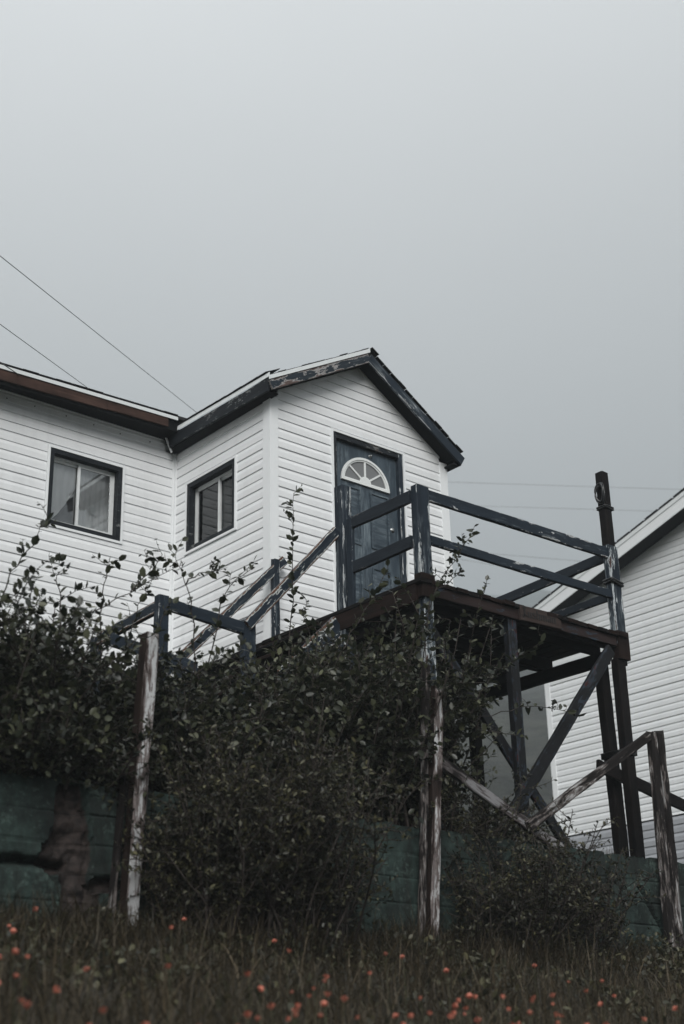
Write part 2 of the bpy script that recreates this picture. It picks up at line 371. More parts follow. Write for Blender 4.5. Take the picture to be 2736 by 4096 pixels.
# ------------------------------------------------------------------ ground, hill, haze
def ground_z(x, y):
    s = -2.7 - y
    w = .05 * noise.noise(Vector((x * .7, y * .7, 0))) + .02 * noise.noise(Vector((x * 2.3, y * 2.3, 4)))
    if s > 0:
        z = 1.02 - .30 * s if s < 9.5 else 1.02 - .30 * 9.5 - .08 * (s - 9.5)
        return z + w * min(1, s * 2)
    if y < -2.49: return 1.02
    u_ = -2.48 - y
    return 1.93 + .10 * max(0, -u_) + .075 * max(0, x - 3) - .02 * max(0, min(30, -x - 5)) + w * .5
xs = [-300, -150, -80, -45, -25, -16] + list(np.arange(-11, 8.01, .4)) + [10, 13, 17, 22, 30, 42, 60, 90, 140, 200, 300]
ys = [-300, -150, -80, -45, -28, -19] + list(np.arange(-14, -2.9, .4)) + [-2.701, -2.50, -2.478, -2.2, -1.8, -1, 0, 1, 2, 4, 6, 9, 13, 18, 25, 35, 50, 75, 110, 160, 220, 300]
V = [(x, y, ground_z(x, y)) for y in ys for x in xs]; nx = len(xs)
F = [(j * nx + i, j * nx + i + 1, (j + 1) * nx + i + 1, (j + 1) * nx + i) for j in range(len(ys) - 1) for i in range(nx - 1)]
tag(mesh_obj('ground', V, F, M['soil'], None, True), 'dark grassy bank and terrace around the houses', None, None, 'structure')

Ds = np.geomspace(46, 900, 110); azs = np.radians(np.linspace(-25, 150, 220)); elD = ([46, 75, 120, 220, 380, 600, 900], [8.0, 11.8, 13.9, 15.8, 17.2, 18.2, 18.9])
V = []
for D in Ds:
    e_ = float(np.interp(D, *elD))
    for a in azs:
        p = Vector((CAM.x + D * math.cos(a), CAM.y + D * math.sin(a), 0))
        k = noise.fractal(Vector((p.x * .02, p.y * .02, 1)), 1, 2, 5)
        q = noise.fractal(Vector((p.x * .12, p.y * .12, 7)), 1, 2, 3)
        V.append((p.x, p.y, D * math.tan(math.radians(e_)) * (1 + .05 * k) + q * min(1.3, .012 * D)))
na = len(azs)
F = [(j * na + i, j * na + i + 1, (j + 1) * na + i + 1, (j + 1) * na + i) for j in range(len(Ds) - 1) for i in range(na - 1)]
tag(mesh_obj('hillside', V, F, M['hill'], None, True), 'scrubby hillside fading into fog behind the houses', None, None, 'structure')

hm, n, l, b = mat('fog_air'); n.remove(b)
pv = N(n, 'VolumePrincipled'); pv.inputs['Color'].default_value = (.57, .625, .66, 1); pv.inputs['Density'].default_value = .0018; pv.inputs['Anisotropy'].default_value = .0
l.new(pv.outputs[0], n['Material Output'].inputs['Volume'])
zmax = max(v[2] for v in V) + 3
hz = MB().box((-330, -330, -40), (920, 920, zmax)).build('haze', hm); tag(hz, 'thin pale fog filling the air', None, None, 'stuff')

# ------------------------------------------------------------------ the white house
H = empty('white_house', (1.3, 1, 4.36), 'white clapboard house with blue door and gabled porch', 'house')
FR = Wall((0, 0, 0), (1, 0, 0), (0, -1, 0)); SD = Wall((0, 0, 0), (0, 1, 0), (-1, 0, 0)); LF = Wall((0, 1.815, 0), (1, 0, 0), (0, -1, 0))
AX, AZ, PL, PR_ = 1.275, 7.862, .563, .635           # ridge x, underside of the rake at the ridge, pitches
def rake_z(x): return AZ - (AX - x) * PL if x < AX else AZ - (x - AX) * PR_
XR = 2.605
DOOR = (.864, 1.912, 4.80, 6.945); W2 = (.615, 1.541, 5.768, 6.602); W1 = (-1.645, -.727, 5.815, 6.71)
TOPB = .02
def ext_front(z):
    lo, hi = .085, XR - .085
    zz = z - TOPB
    lo = max(lo, AX - (AZ - zz) / PL); hi = min(hi, AX + (AZ - zz) / PR_)
    return (lo, hi) if hi > lo else (lo, lo)
siding(FR, H, ext_front, 4.36, 7.87, M['siding'], holes=[(DOOR[0] - .028, DOOR[1] + .028, DOOR[2] - .1, DOOR[3] + .028)])
siding(SD, H, lambda z: (.10, 1.775), 4.36, 7.13, M['siding'], holes=[(W2[0] - .03, W2[1] + .03, W2[2] - .03, W2[3] + .03)])
siding(LF, H, lambda z: (-4.2, -.04), 4.36, 7.25, M['siding'], holes=[(W1[0] - .03, W1[1] + .03, W1[2] - .03, W1[3] + .03)], seg=.9)
# sheathing with openings behind the boards
mb = MB()
def sheath(wall, a0, a1, z0, z1, h, tt=(-.14, -.013)):
    wall.box(mb, a0, h[0], z0, z1, *tt); wall.box(mb, h[1], a1, z0, z1, *tt); wall.box(mb, h[0], h[1], z0, h[2], *tt); wall.box(mb, h[0], h[1], h[3], z1, *tt)
sheath(FR, .02, XR - .02, 4.37, 7.03, DOOR); sheath(SD, .16, 1.80, 4.37, 7.10, W2); sheath(LF, -4.2, -.02, 4.37, 7.24, W1)
mb.prism([(.02, 7.03), (XR - .02, 7.03), (AX, 7.85)], lambda p: FR.pt(p[0], p[1], -.013), lambda p: FR.pt(p[0], p[1], -.14))
mb.box((XR - .13, .15, 4.37), (XR - .001, 5.2, 7.0)); mb.box((-4.2, 5.2, 4.37), (XR, 5.3, 7.2)); mb.box((-4.32, 1.84, 4.37), (-4.21, 5.2, 7.2))
mb.build('wall_sheathing', M['room'], H)
# foundation skirting
mb = MB(); fz = 1.7
mb.box((.03, .035, fz), (XR - .03, .12, 4.355)); mb.box((.035, .121, fz), (.12, 1.85, 4.355)); mb.box((-4.2, 1.851, fz), (.03, 1.95, 4.355)); mb.box((XR - .13, .121, fz), (XR - .035, 5.2, 4.355))
mb.build('foundation_skirting', M['foundation'], H)
mb = MB(); FR.box(mb, .0, XR, 4.30, 4.356, -.02, .02); SD.box(mb, .022, 1.79, 4.30, 4.356, -.02, .02); LF.box(mb, -4.2, -.022, 4.30, 4.356, -.02, .02)
mb.build('base_strip', M['foundation'], H)
# corner trims
def corner(name, wa, a0, a1, z0, z1, t=.022, m=M['trim']):
    mb = MB(); wa.box(mb, a0, a1, z0, z1, -.01, t); return mb.build(name, m, H)
mb = MB(); FR.box(mb, -.024, .088, 4.355, 7.12, -.012, .024); SD.box(mb, .0, .104, 4.355, 7.085, .0, .0235); mb.build('corner_trim', M['trim'], H)
mb = MB(); FR.box(mb, XR - .09, XR + .024, 4.355, 7.02, -.012, .024); mb.build('corner_trim', M['trim'], H)
mb = MB(); SD.box(mb, 1.772, 1.80, 4.355, 7.12, -.01, .03); LF.box(mb, -.058, -.031, 4.355, 7.12, -.012, .022); mb.build('inside_corner_trim', M['trim'], H)
# J channel along the gable rake
mb = MB()
for x0, x1, pp in ((.09, AX, PL), (AX, XR - .09, -PR_)):
    y_ = -.022
    za, zb = rake_z(x0) + TOPB - .004, rake_z(x1) + TOPB - .004
    mb.prism([(x0, za - .022), (x1, zb - .022), (x1, zb), (x0, za)], lambda p: (p[0], -.02, p[1]), lambda p: (p[0], .0, p[1]))
mb.build('gable_channel', M['trim'], H)

def window(wall, r, mull, parent, cur, flip=False):
    a0, a1, z0, z1 = r
    wnd = wall.ring(MB(), a0, a1, z0, z1, .052, -.035, .019).build('window', M['frame'], parent)
    wall.ring(MB(), a0 - .028, a1 + .028, z0 - .026, z1 + .026, .0265, -.012, .028).build('outer_channel', M['trim'], wnd)
    wall.ring(MB(), a0 + .030, a1 - .030, z0 + .030, z1 - .030, .022, -.125, -.036).build('reveal', M['frame'], wnd)
    i0, i1, j0, j1 = a0 + .053, a1 - .053, z0 + .053, z1 - .053
    wall.ring(MB(), i0, i1, j0, j1, .022, -.12, -.06).build('vinyl_frame', M['vinyl'], wnd)
    # two sliding sashes, the one nearer the room behind the other
    wall.ring(MB(), i0 + .0225, mull + .02, j0 + .0225, j1 - .0225, .030, -.112, -.090).build('sash', M['vinyl'], wnd)
    wall.ring(MB(), mull - .02, i1 - .0225, j0 + .0225, j1 - .0225, .030, -.085, -.063).build('sash', M['vinyl'], wnd)
    wall.box(MB(), i0 + .053, mull - .011, j0 + .053, j1 - .053, -.103, -.099).build('pane', M['glass'], wnd)
    wall.box(MB(), mull + .011, i1 - .053, j0 + .053, j1 - .053, -.076, -.072).build('pane', M['glass'], wnd)
    cur(wall, wnd, i0, i1, j0, j1)
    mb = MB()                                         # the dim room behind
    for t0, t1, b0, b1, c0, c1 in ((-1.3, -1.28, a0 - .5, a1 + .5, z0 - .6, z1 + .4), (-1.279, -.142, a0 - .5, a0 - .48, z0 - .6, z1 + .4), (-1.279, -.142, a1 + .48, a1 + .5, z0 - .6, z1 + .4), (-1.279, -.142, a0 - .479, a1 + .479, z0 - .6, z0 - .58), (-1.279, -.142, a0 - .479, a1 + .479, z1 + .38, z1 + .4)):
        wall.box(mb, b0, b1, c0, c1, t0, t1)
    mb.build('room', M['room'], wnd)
    return wnd
def sheet(wall, parent, m, poly_fn, a0, a1, z0, z1, t, amp=.012, freq=60, na_=28, nz_=14, name='curtain'):
    """a hanging cloth: poly_fn(u) gives the lower edge height (0..1) at u"""
    V = []; F = []
    for i in range(na_ + 1):
        u_ = i / na_; lo = poly_fn(u_)
        for j in range(nz_ + 1):
            w_ = j / nz_; z = z1 - (z1 - (z0 + (z1 - z0) * lo)) * w_
            a = a0 + (a1 - a0) * u_
            V.append(wall.pt(a, z, t + amp * math.sin(a * freq + 1.5 * w_) * (.4 + .6 * w_)))
    for i in range(na_):
        for j in range(nz_):
            k = i * (nz_ + 1) + j; F.append((k, k + 1, k + nz_ + 2, k + nz_ + 1))
    return mesh_obj(name, V, F, m, parent, True)
def cur1(wall, wnd, i0, i1, j0, j1):
    sheet(wall, wnd, M['curtain'], lambda u: .02 + .62 * u ** 1.5, i0, i0 + (i1 - i0) * .46, j0, j1 + .02, -.150, .010, 75)
    sheet(wall, wnd, M['curtain'], lambda u: .02 + .05 * math.sin(9 * u), i0 + (i1 - i0) * .47, i1, j0, j1 + .02, -.150, .009, 95)
    sheet(wall, wnd, M['curtain2'], lambda u: 0, i0 - .1, i1 + .1, j0 - .1, j1 + .04, -.24, .014, 60)
    wall.box(MB(), i0 + (i1 - i0) * .69, i0 + (i1 - i0) * .775, j0 + .25, j0 + .34, -.134, -.130).build('small_card', M['trim'], wnd)
def cur2(wall, wnd, i0, i1, j0, j1):
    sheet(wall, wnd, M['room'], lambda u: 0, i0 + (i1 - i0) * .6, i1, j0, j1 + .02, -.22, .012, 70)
w1 = window(LF, W1, -1.225, H, cur1); w1['label'] = 'window with pale drawn curtains in the long wall'
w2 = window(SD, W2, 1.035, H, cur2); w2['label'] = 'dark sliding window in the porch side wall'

# door
D0, D1, DZ0, DZ1 = .918, 1.848, 4.84, 6.880
dr = MB(); FR.box(dr, D0, D1, DZ0, DZ1, -.075, -.032)
door = beam('door', ((D0 + D1) / 2, .053, DZ0), ((D0 + D1) / 2, .053, DZ1), .044, D1 - D0, M['door'], H, up=(1, 0, 0), bev=.003, jit=.0004)
door['label'] = 'scuffed blue grey door with white fanlight'
mb = MB(); FR.box(mb, DOOR[0], D0 - .002, DOOR[2], DOOR[3], -.10, .018); FR.box(mb, D1 + .002, DOOR[1], DOOR[2], DOOR[3], -.10, .018); FR.box(mb, D0 - .002, D1 + .002, DZ1 + .003, DOOR[3], -.10, .0165)
jl = beam('door_jamb', ((DOOR[0] + D0) / 2 - .001, .041, DOOR[2]), ((DOOR[0] + D0) / 2 - .001, .041, DOOR[3]), .118, D0 - DOOR[0] - .003, M['frame'], door, up=(1, 0, 0), bev=.003, jit=.0006)
beam('door_jamb', ((DOOR[1] + D1) / 2 + .001, .041, DOOR[2]), ((DOOR[1] + D1) / 2 + .001, .041, DOOR[3]), .118, DOOR[1] - D1 - .003, M['navy_worn'], door, up=(1, 0, 0), bev=.003, jit=.0006)
beam('door_head', (D0, .042, (DZ1 + DOOR[3]) / 2 + .002), (D1, .042, (DZ1 + DOOR[3]) / 2 + .002), .116, DOOR[3] - DZ1 - .004, M['frame'], door, bev=.003, jit=.0006)
mb = MB(); FR.box(mb, DOOR[0] - .028, DOOR[0] - .001, DOOR[2], DOOR[3] + .027, -.012, .03); FR.box(mb, DOOR[1] + .001, DOOR[1] + .028, DOOR[2], DOOR[3] + .027, -.012, .03); FR.box(mb, DOOR[0] - .001, DOOR[1] + .001, DOOR[3] + .001, DOOR[3] + .027, -.012, .0285)
mb.build('door_channel', M['trim'], door)
mb = MB(); FR.box(mb, DOOR[0] + .01, DOOR[1] - .01, 4.76, 4.838, -.1, .06); mb.build('sill', M['frame'], door)
def panel(a0, a1, z0, z1):
    """a raised field set inside a moulding groove"""
    pm = MB(); t = -.031
    FR.ring(pm, a0, a1, z0, z1, .018, t - .002, t + .012)
    q = [(a0 + .03, z0 + .03), (a1 - .03, z0 + .03), (a1 - .03, z1 - .03), (a0 + .03, z1 - .03)]; q2 = [(a0 + .06, z0 + .06), (a1 - .06, z0 + .06), (a1 - .06, z1 - .06), (a0 + .06, z1 - .06)]
    k = len(pm.v); pm.v += [FR.pt(x, z, t) for x, z in q] + [FR.pt(x, z, t + .008) for x, z in q2]
    pm.f += [(k, k + 1, k + 5, k + 4), (k + 1, k + 2, k + 6, k + 5), (k + 2, k + 3, k + 7, k + 6), (k + 3, k, k + 4, k + 7), (k + 4, k + 5, k + 6, k + 7)]
    return pm.build('door_panel', M['door'], door)
for a0, a1 in ((1.012, 1.278), (1.430, 1.705)):
    panel(a0, a1, 5.685, 6.362); panel(a0, a1, 4.99, 5.46) if a0 > 1.3 else panel(a0, a1, 4.99, 5.455)
# a flat lock rail panel between
# fanlight
FX, FZ, FA, FB = 1.362, 6.418, .357, .335
def arc(ra, rb, n_=26, f0=0, f1=math.pi): return [(FX + ra * math.cos(f0 + (f1 - f0) * i / n_), FZ + rb * math.sin(f0 + (f1 - f0) * i / n_)) for i in range(n_ + 1)]
def fan_ring(o, i, t0, t1, mb):
    k = len(mb.v); n_ = len(o)
    mb.v += [FR.pt(x, z, t0) for x, z in o] + [FR.pt(x, z, t1) for x, z in o] + [FR.pt(x, z, t1) for x, z in i] + [FR.pt(x, z, t0) for x, z in i]
    for j in range(n_ - 1):
        for q in range(3): mb.f.append((k + q * n_ + j, k + q * n_ + j + 1, k + (q + 1) * n_ + j + 1, k + (q + 1) * n_ + j))
mb = MB(); fan_ring(arc(FA, FB), arc(FA - .028, FB - .028), -.033, -.008, mb); fan_ring(arc(FA - .029, FB - .029), arc(FA - .046, FB - .046), -.033, -.017, mb)
FR.box(mb, FX - FA, FX + FA, FZ - .002, FZ + .026, -.033, -.0085); FR.box(mb, FX - FA + .02, FX + FA - .02, FZ + .0265, FZ + .04, -.033, -.0165)
fan = mb.build('fanlight', M['fan'], door)
mb = MB(); pl = arc(FA - .03, FB - .03); mb.prism(pl, lambda p: FR.pt(p[0], p[1] + .01, -.0325), lambda p: FR.pt(p[0], p[1] + .01, -.0285)); mb.build('pane', M['fanglass'], fan)
mb = MB(); mb.prism(arc(.082, .075, 14), lambda p: FR.pt(p[0], p[1] + .035, -.033), lambda p: FR.pt(p[0], p[1] + .035, -.0155)); mb.build('hub', M['fan'], fan)
for an in (40, 90, 140):
    ca, sa = math.cos(math.radians(an)), math.sin(math.radians(an)); q = []
    for rr, ww in ((.05, -.011), (.05, .011), (.33, .011), (.33, -.011)): q.append((FX + rr * ca * FA / FB * .93 - ww * sa, FZ + .035 + rr * .82 * sa + ww * ca))
    mb = MB(); mb.prism(q, lambda p: FR.pt(p[0], p[1], -.033), lambda p: FR.pt(p[0], p[1], -.0185)); mb.build('glazing_bar', M['fan'], fan)
def lathe(name, c, ax, prof, m, parent, n_=12):
    R = frame_rot(ax, (0, 0, 1) if abs(Vector(ax).normalized().z) < .9 else (1, 0, 0)); V = []; F = []
    for x, r_ in prof:
        for j in range(n_): V.append(tuple(Vector(c) + R @ Vector((x, r_ * math.cos(j * 2 * math.pi / n_), r_ * math.sin(j * 2 * math.pi / n_)))))
    for i in range(len(prof) - 1):
        for j in range(n_): F.append((i * n_ + j, i * n_ + (j + 1) % n_, (i + 1) * n_ + (j + 1) % n_, (i + 1) * n_ + j))
    F.append(tuple(range(n_))); F.append(tuple((len(prof) - 1) * n_ + j for j in range(n_)))
    return mesh_obj(name, V, F, m, parent, True)
lathe('knocker', FR.pt(1.45, 6.812, -.032), (0, -1, 0), [(0, .022), (.01, .022), (.014, .010), (.03, .012), (.035, .004)], M['metal'], door)
lathe('door_knob', FR.pt(1.755, 5.76, -.032), (0, -1, 0), [(0, .032), (.008, .032), (.012, .012), (.035, .012), (.042, .028), (.065, .03), (.075, .015)], M['metal'], door)
lathe('lock', FR.pt(1.755, 5.98, -.032), (0, -1, 0), [(0, .026), (.012, .024), (.016, .010)], M['metal'], door)

# porch roof: rake boards, eave fascia, drip edge, soffit, shingles
YH = -.205; EX = -.165; RX = 2.712; rh = .125
rf = MB()
def slab(x0, x1, up0, up1, y0, y1, mb):
    z0, z1 = rake_z(x0), rake_z(x1)
    mb.prism([(x0, z0 + up0), (x1, z1 + up0), (x1, z1 + up1), (x0, z0 + up1)], lambda p: (p[0], y0, p[1]), lambda p: (p[0], y1, p[1]))
slab(EX + .005, AX, rh - .02, rh + .045, YH + .012, 4.2, rf); slab(AX, RX - .01, rh - .02, rh + .045, YH + .012, 4.2, rf)
roof = rf.build('porch_roof', M['shingle'], H)
mb = MB(); slab(.0, AX, .022, .04, YH + .03, .02, mb); slab(AX, XR + .02, .022, .04, YH + .03, .02, mb)
mb.box((EX + .02, -.14, 7.075), (.0, 1.80, 7.09)); slab(XR + .002, RX - .012, .012, .03, YH + .03, 4.0, mb)
mb.build('soffit', M['soffit'], roof)
zl = rake_z(EX) + rh / 2; 
beam('rake_board', (EX + .012, YH, rake_z(EX + .012) + rh / 2), (AX - .002, YH, AZ + rh / 2), .028, rh * .87, M['navy_rake'], roof, up=(0, 0, 1), bev=.004, jit=.0018)
beam('rake_board', (AX + .002, YH, AZ + rh / 2), (RX, YH, rake_z(RX) + rh / 2), .028, rh * .95, M['navy_worn'], roof, up=(0, 0, 1), bev=.004, jit=.0018)
beam('eave_fascia', (EX, YH + .016, 7.125), (EX, 1.70, 7.165), .028, .150, M['frame'], roof, bev=.004, jit=.0018)
beam('eave_fascia', (RX - .02, YH + .016, rake_z(RX - .02) + rh / 2), (RX - .02, 4.0, rake_z(RX - .02) + rh / 2), .028, rh, M['navy_dark'], roof, bev=.004)
mb = MB(); mb.box((XR - .02, YH + .03, 6.955), (RX - .035, .0, 6.975)); mb.build('eave_return', M['soffit'], roof)
mb = MB(); z0, z1 = rake_z(EX), AZ
mb.prism([(EX - .022, z0 + rh - .006), (AX + .004, z1 + rh + .004), (AX + .004, z1 + rh + .054), (EX - .022, z0 + rh + .042)], lambda p: (p[0], YH - .017, p[1]), lambda p: (p[0], YH - .024, p[1]))
mb.build('drip_edge', M['drip'], roof)
mb = MB(); k = 0
mb.v += [(EX - .022, YH - .02, 7.205), (EX - .016, YH - .02, 7.205), (EX - .010, YH - .02, 7.258), (EX - .016, YH - .02, 7.258), (EX - .022, 1.66, 7.243), (EX - .016, 1.66, 7.243), (EX - .010, 1.66, 7.30), (EX - .016, 1.66, 7.30)]
mb.f += [(0, 1, 2, 3), (7, 6, 5, 4), (0, 4, 5, 1), (1, 5, 6, 2), (2, 6, 7, 3), (3, 7, 4, 0)]; mb.build('drip_edge', M['drip'], roof)
def shingle(p, along, across, n_, w, dpt, lift, parent):
    """one curled asphalt tab"""
    a, c, u_ = Vector(along).normalized(), Vector(across).normalized(), Vector(n_).normalized(); V = []; F = []
    for i in range(4):
        t = i / 3; lf = lift * (t ** 2)
        for j in (-.5, .5):
            base = Vector(p) + a * (j * w) + c * (dpt * (t - 1)) + u_ * lf
            V += [tuple(base), tuple(base + u_ * .007)]
    for i in range(3):
        A, B = i * 4, (i + 1) * 4
        F += [(A, A + 2, B + 2, B), (A + 1, B + 1, B + 3, A + 3), (A, B, B + 1, A + 1), (A + 2, A + 3, B + 3, B + 2)]
    F += [(0, 1, 3, 2), (12, 14, 15, 13)]
    return mesh_obj('shingle', V, F, M['shingle'], parent)
for (x0, x1) in ((EX, AX), (AX, RX)):
    pitch = PL if x0 < AX else -PR_; L_ = math.hypot(x1 - x0, (x1 - x0) * pitch); k = int(L_ / .125)
    for i in range(k):
        x = x0 + (x1 - x0) * (i + .5) / k; z = rake_z(x) + rh + .050
        nrm = Vector((-pitch, 0, 1)); al = Vector((1, 0, pitch))
        shingle((x, YH - .012 - RND.random() * .012, z + RND.random() * .004), al, (0, -1, 0), nrm, L_ / k * .97, .2, RND.choice([.001, .002, .003, .003, .010]), roof)
for i in range(12):
    y = YH + .10 + i * .150; shingle((EX - .028, y, 7.268 + y * .022), (0, 1, 0), (-1, 0, -PL), (-PL, 0, 1), .15, .22, RND.choice([.001, .003, .005]), roof)
for i in range(5): shingle((AX + .11 + (i % 2) * .012, YH + .03 + i * .17, AZ + rh + .062 - .11 * PR_), (0, 1, 0), (1, 0, -PR_), (PR_, 0, 1), .17, .12, .003, roof)

# main roof edge over the long wall
YE = 1.50
def meave(x, lo): return (7.16 + (x + 2.45) * .040 if lo == 0 else 7.286 + (x + 2.45) * .0275 if lo == 1 else 7.330 + (x + 2.45) * .0265)
mb = MB(); mb.prism([(YE + .01, 7.33), (YE + .01, 7.37), (5.6, 7.37 + 1.2), (5.6, 7.33 + 1.2)], lambda p: (-4.4, p[0], p[1] - .045), lambda p: (-.05, p[0], p[1] + .055))
mroof = mb.build('main_roof', M['shingle'], H)
def eave_piece(name, x0, x1, l0, l1, y0, y1, m, d0=0, d1=0):
    mb = MB(); z = lambda x, l_: meave(x, l_)
    mb.v += [(x0, y0, z(x0, l0) + d0), (x1, y0, z(x1, l0) + d0), (x1, y1, z(x1, l0) + d0), (x0, y1, z(x0, l0) + d0), (x0, y0, z(x0, l1) + d1), (x1, y0, z(x1, l1) + d1), (x1, y1, z(x1, l1) + d1), (x0, y1, z(x0, l1) + d1)]
    mb.f += [(3, 2, 1, 0), (4, 5, 6, 7), (0, 1, 5, 4), (1, 2, 6, 5), (2, 3, 7, 6), (3, 0, 4, 7)]
    return mb.build(name, m, mroof)
for xa, xb in ((-4.3, -2.9), (-2.896, -1.14), (-1.136, -.325)):
    za = (meave(xa, 0) + meave(xa, 1)) / 2; zb = (meave(xb, 0) + meave(xb, 1)) / 2
    beam('eave_fascia', (xa, YE + .012, za), (xb, YE + .012, zb), .024, .126 if xb < -1 else .114, M['brown'], mroof, bev=.003, jit=.0015)
eave_piece('sub_fascia', -4.3, -.16, 0, 1, YE + .026, YE + .05, M['soffit'], -.035, -.01)
eave_piece('drip_edge', -4.3, -.20, 1, 2, YE - .012, YE - .004, M['drip'])
mb = MB(); mb.box((-4.3, YE + .05, 7.215), (-.03, 1.80, 7.23)); mb.build('soffit', M['soffit'], mroof)
mb = MB(); LF.box(mb, -4.2, -.2, 7.205, 7.214, .0, .03); LF.box(mb, -4.2, -.06, 7.165, 7.18, .0, .022); mb.build('top_channel', M['trim'], mroof)
for i in range(6): lathe('screw_hole', LF.pt(-2.2 + i * .36 + RND.uniform(-.03, .03), 7.135 + RND.uniform(-.008, .008), .012), (0, -1, 0), [(0, .008), (.004, .008), (.006, .004)], M['ink'], mroof, 8)
for i in range(20):
    x = -4.1 + i * .2; 
    if x < -.25: shingle((x, YE - .02, meave(x, 2) + .012), (1, 0, .026), (0, -1, -.3), (0, -.3, 1), .19, .2, RND.choice([.001, .002, .006]), mroof)
mb = MB(); mb.prism([(-.225, 7.20), (-.205, 7.20), (-.125, 7.045), (-.14, 7.03)], lambda p: (p[0], 1.70, p[1]), lambda p: (p[0], 1.715, p[1])); mb.build('valley_trim', M['trim'], mroof)

# ------------------------------------------------------------------ raised deck
DK = empty('raised_deck', (1.2, -1.2, 1.95), 'tall timber deck on dark posts in front of the blue door', 'deck')
nb = 19; x0, x1 = -.145, 2.715; wd = (x1 - x0) / nb
for i in range(nb):
    x = x0 + (i + .5) * wd
    beam('deck_board', (x, -2.365 + RND.uniform(-.014, .014), 4.290 + RND.uniform(-.003, .003)), (x, -.03, 4.290), wd - .010, .038, M['red'] if i % 4 else M['dark'], DK, bev=.004, ragged=(.01, 0))
beam('rim_board', (-.075, -2.315, 4.218), (2.56, -2.315, 4.218), .036, .104, M['redblue'], DK)
beam('rim_board', (-.118, -2.28, 4.185), (-.118, -.06, 4.185), .036, .17, M['red'], DK)
for y in (-2.26, -2.03, -1.38, -1.30, -.72, -.12): beam('joist', (-.095, y, 4.206), (2.64, y, 4.206), .05, .126, M['dark'], DK)
beam('under_beam', (2.54, -2.22, 4.070), (2.54, -.05, 4.070), .06, .135, M['dark'], DK)
beam('under_beam', (-.02, -2.2, 4.05), (-.02, -.05, 4.05), .06, .12, M['dark'], DK)
vpost('corner_post', -.101, .057, -2.322, -2.238, 4.19, 5.235, M['navy_worn'], DK)
vpost('corner_post_foot', -.070, .045, -2.318, -2.24, 1.9, 4.165, M['navy_white'], DK)
vpost('corner_post_sleeve', -.105, .061, -2.341, -2.235, 4.15, 4.37, M['red'], DK)
vpost('stair_head_post', -.126, -.006, -1.30, -1.178, 2.1, 5.585, M['navy_worn'], DK, ragged=(0, .012))
beam('cleat', (-.106, -1.385, 4.31), (-.106, -1.385, 5.19), .085, .04, M['navy'], DK, up=(1, 0, 0))
beam('wall_post', (-.012, -.09, 2.2), (-.012, -.09, 5.20), .06, .075, M['navy'], DK, up=(1, 0, 0), ragged=(0, .02))
vpost('tall_post', 2.627, 2.737, -2.31, -2.21, 4.0, 6.115, M['dark'], DK, bev=.012)  # tall narrow timber rising above the boxed corner post; it carries no lamp
vpost('boxed_post', 2.578, 2.724, -2.338, -2.252, 4.20, 5.262, M['navy_white'], DK)
vpost('boxed_post_sleeve', 2.575, 2.745, -2.345, -2.25, 4.045, 4.335, M['red'], DK, bev=.003)
vpost('front_post', 2.562, 2.686, -2.32, -2.232, 1.8, 4.05, M['dark'], DK)
beam('front_post', (2.648, -2.07, 1.8), (2.600, -2.07, 4.12), .09, .13, M['dark'], DK, up=(1, 0, 0))
vpost('front_post', 1.020, 1.132, -2.305, -2.232, 1.8, 4.165, M['brace'], DK)
vpost('rear_post', 1.25, 1.36, -.35, -.25, 1.9, 4.12, M['dark'], DK); vpost('rear_post', 2.5, 2.61, -.35, -.25, 1.9, 4.0, M['dark'], DK); vpost('rear_post', -.06, .04, -.6, -.5, 1.9, 4.0, M['dark'], DK)
beam('brace', (2.40, -2.372, 4.09), (.84, -2.372, 2.33), .042, .125, M['brace'], DK)
beam('brace', (.06, -2.205, 3.95), (1.92, -2.205, 1.89), .042, .105, M['brace'], DK)
beam('side_brace', (2.25, -2.20, 2.95), (4.35, -2.20, 2.55), .04, .12, M['dark'], DK)
beam('top_rail', (.058, -2.30, 5.160), (2.577, -2.30, 5.175), .042, .115, M['navy'], DK)
beam('lower_rail', (.058, -2.30, 4.722), (2.577, -2.30, 4.725), .042, .092, M['navy'], DK)
beam('top_rail', (-.106, -1.43, 5.140), (-.106, -2.239, 5.132), .040, .120, M['navy_dark'], DK)
beam('lower_rail', (-.106, -1.43, 4.686), (-.106, -2.239, 4.688), .040, .118, M['navy_dark'], DK)
beam('top_rail', (2.605, -2.251, 5.150), (2.605, -.06, 5.05), .040, .11, M['navy_dark'], DK)
beam('lower_rail', (2.605, -2.251, 4.715), (2.605, -.06, 4.69), .040, .085, M['navy_dark'], DK)
beam('step', (.95, -.17, 4.44), (1.85, -.17, 4.44), .3, .24, M['dark'], DK)
def wrap(name, x0, x1, y0, y1, z, tilt, r_, parent, turns=2, m=M['rubber']):
    pts = []
    for t in range(turns):
        for (x, y) in ((x0, y0), (x1, y0), (x1, y1), (x0, y1), (x0, y0)): pts.append((x, y, z + tilt * (x - x0) + t * r_ * 2.1))
    Vv, Ff = tube_arrays([(pts, [r_] * len(pts))]); return mesh_obj(name, Vv, Ff, m, parent, True)
wrap('strap', 2.566, 2.736, -2.348, -2.24, 4.86, -.14, .013, DK, 2)
wrap('binding_wire', 2.548, 2.70, -2.332, -2.01, 3.08, 0, .006, DK, 5)
wrap('binding_wire', 2.622, 2.748, -2.318, -2.203, 5.70, -.05, .010, DK, 2)

# coil of cable hung on the tall post
pts = []
for i in range(70):
    an = i / 70 * 2 * math.pi * 3.6; rr = .105 - .0035 * (i % 9) * .4
    pts.append((2.615 - .012 * math.sin(an * .5) - .055 * abs(math.cos(an)) * .6, -2.285 + rr * .55 * math.cos(an), 5.855 + rr * math.sin(an) + .02 * math.cos(an * .31)))
Vv, Ff = tube_arrays([(pts, [.0095] * len(pts))])
tag(mesh_obj('cable_coil', Vv, Ff, M['rubber'], None, True), 'coil of glossy black cable tied to the tall dark post', 'cable')

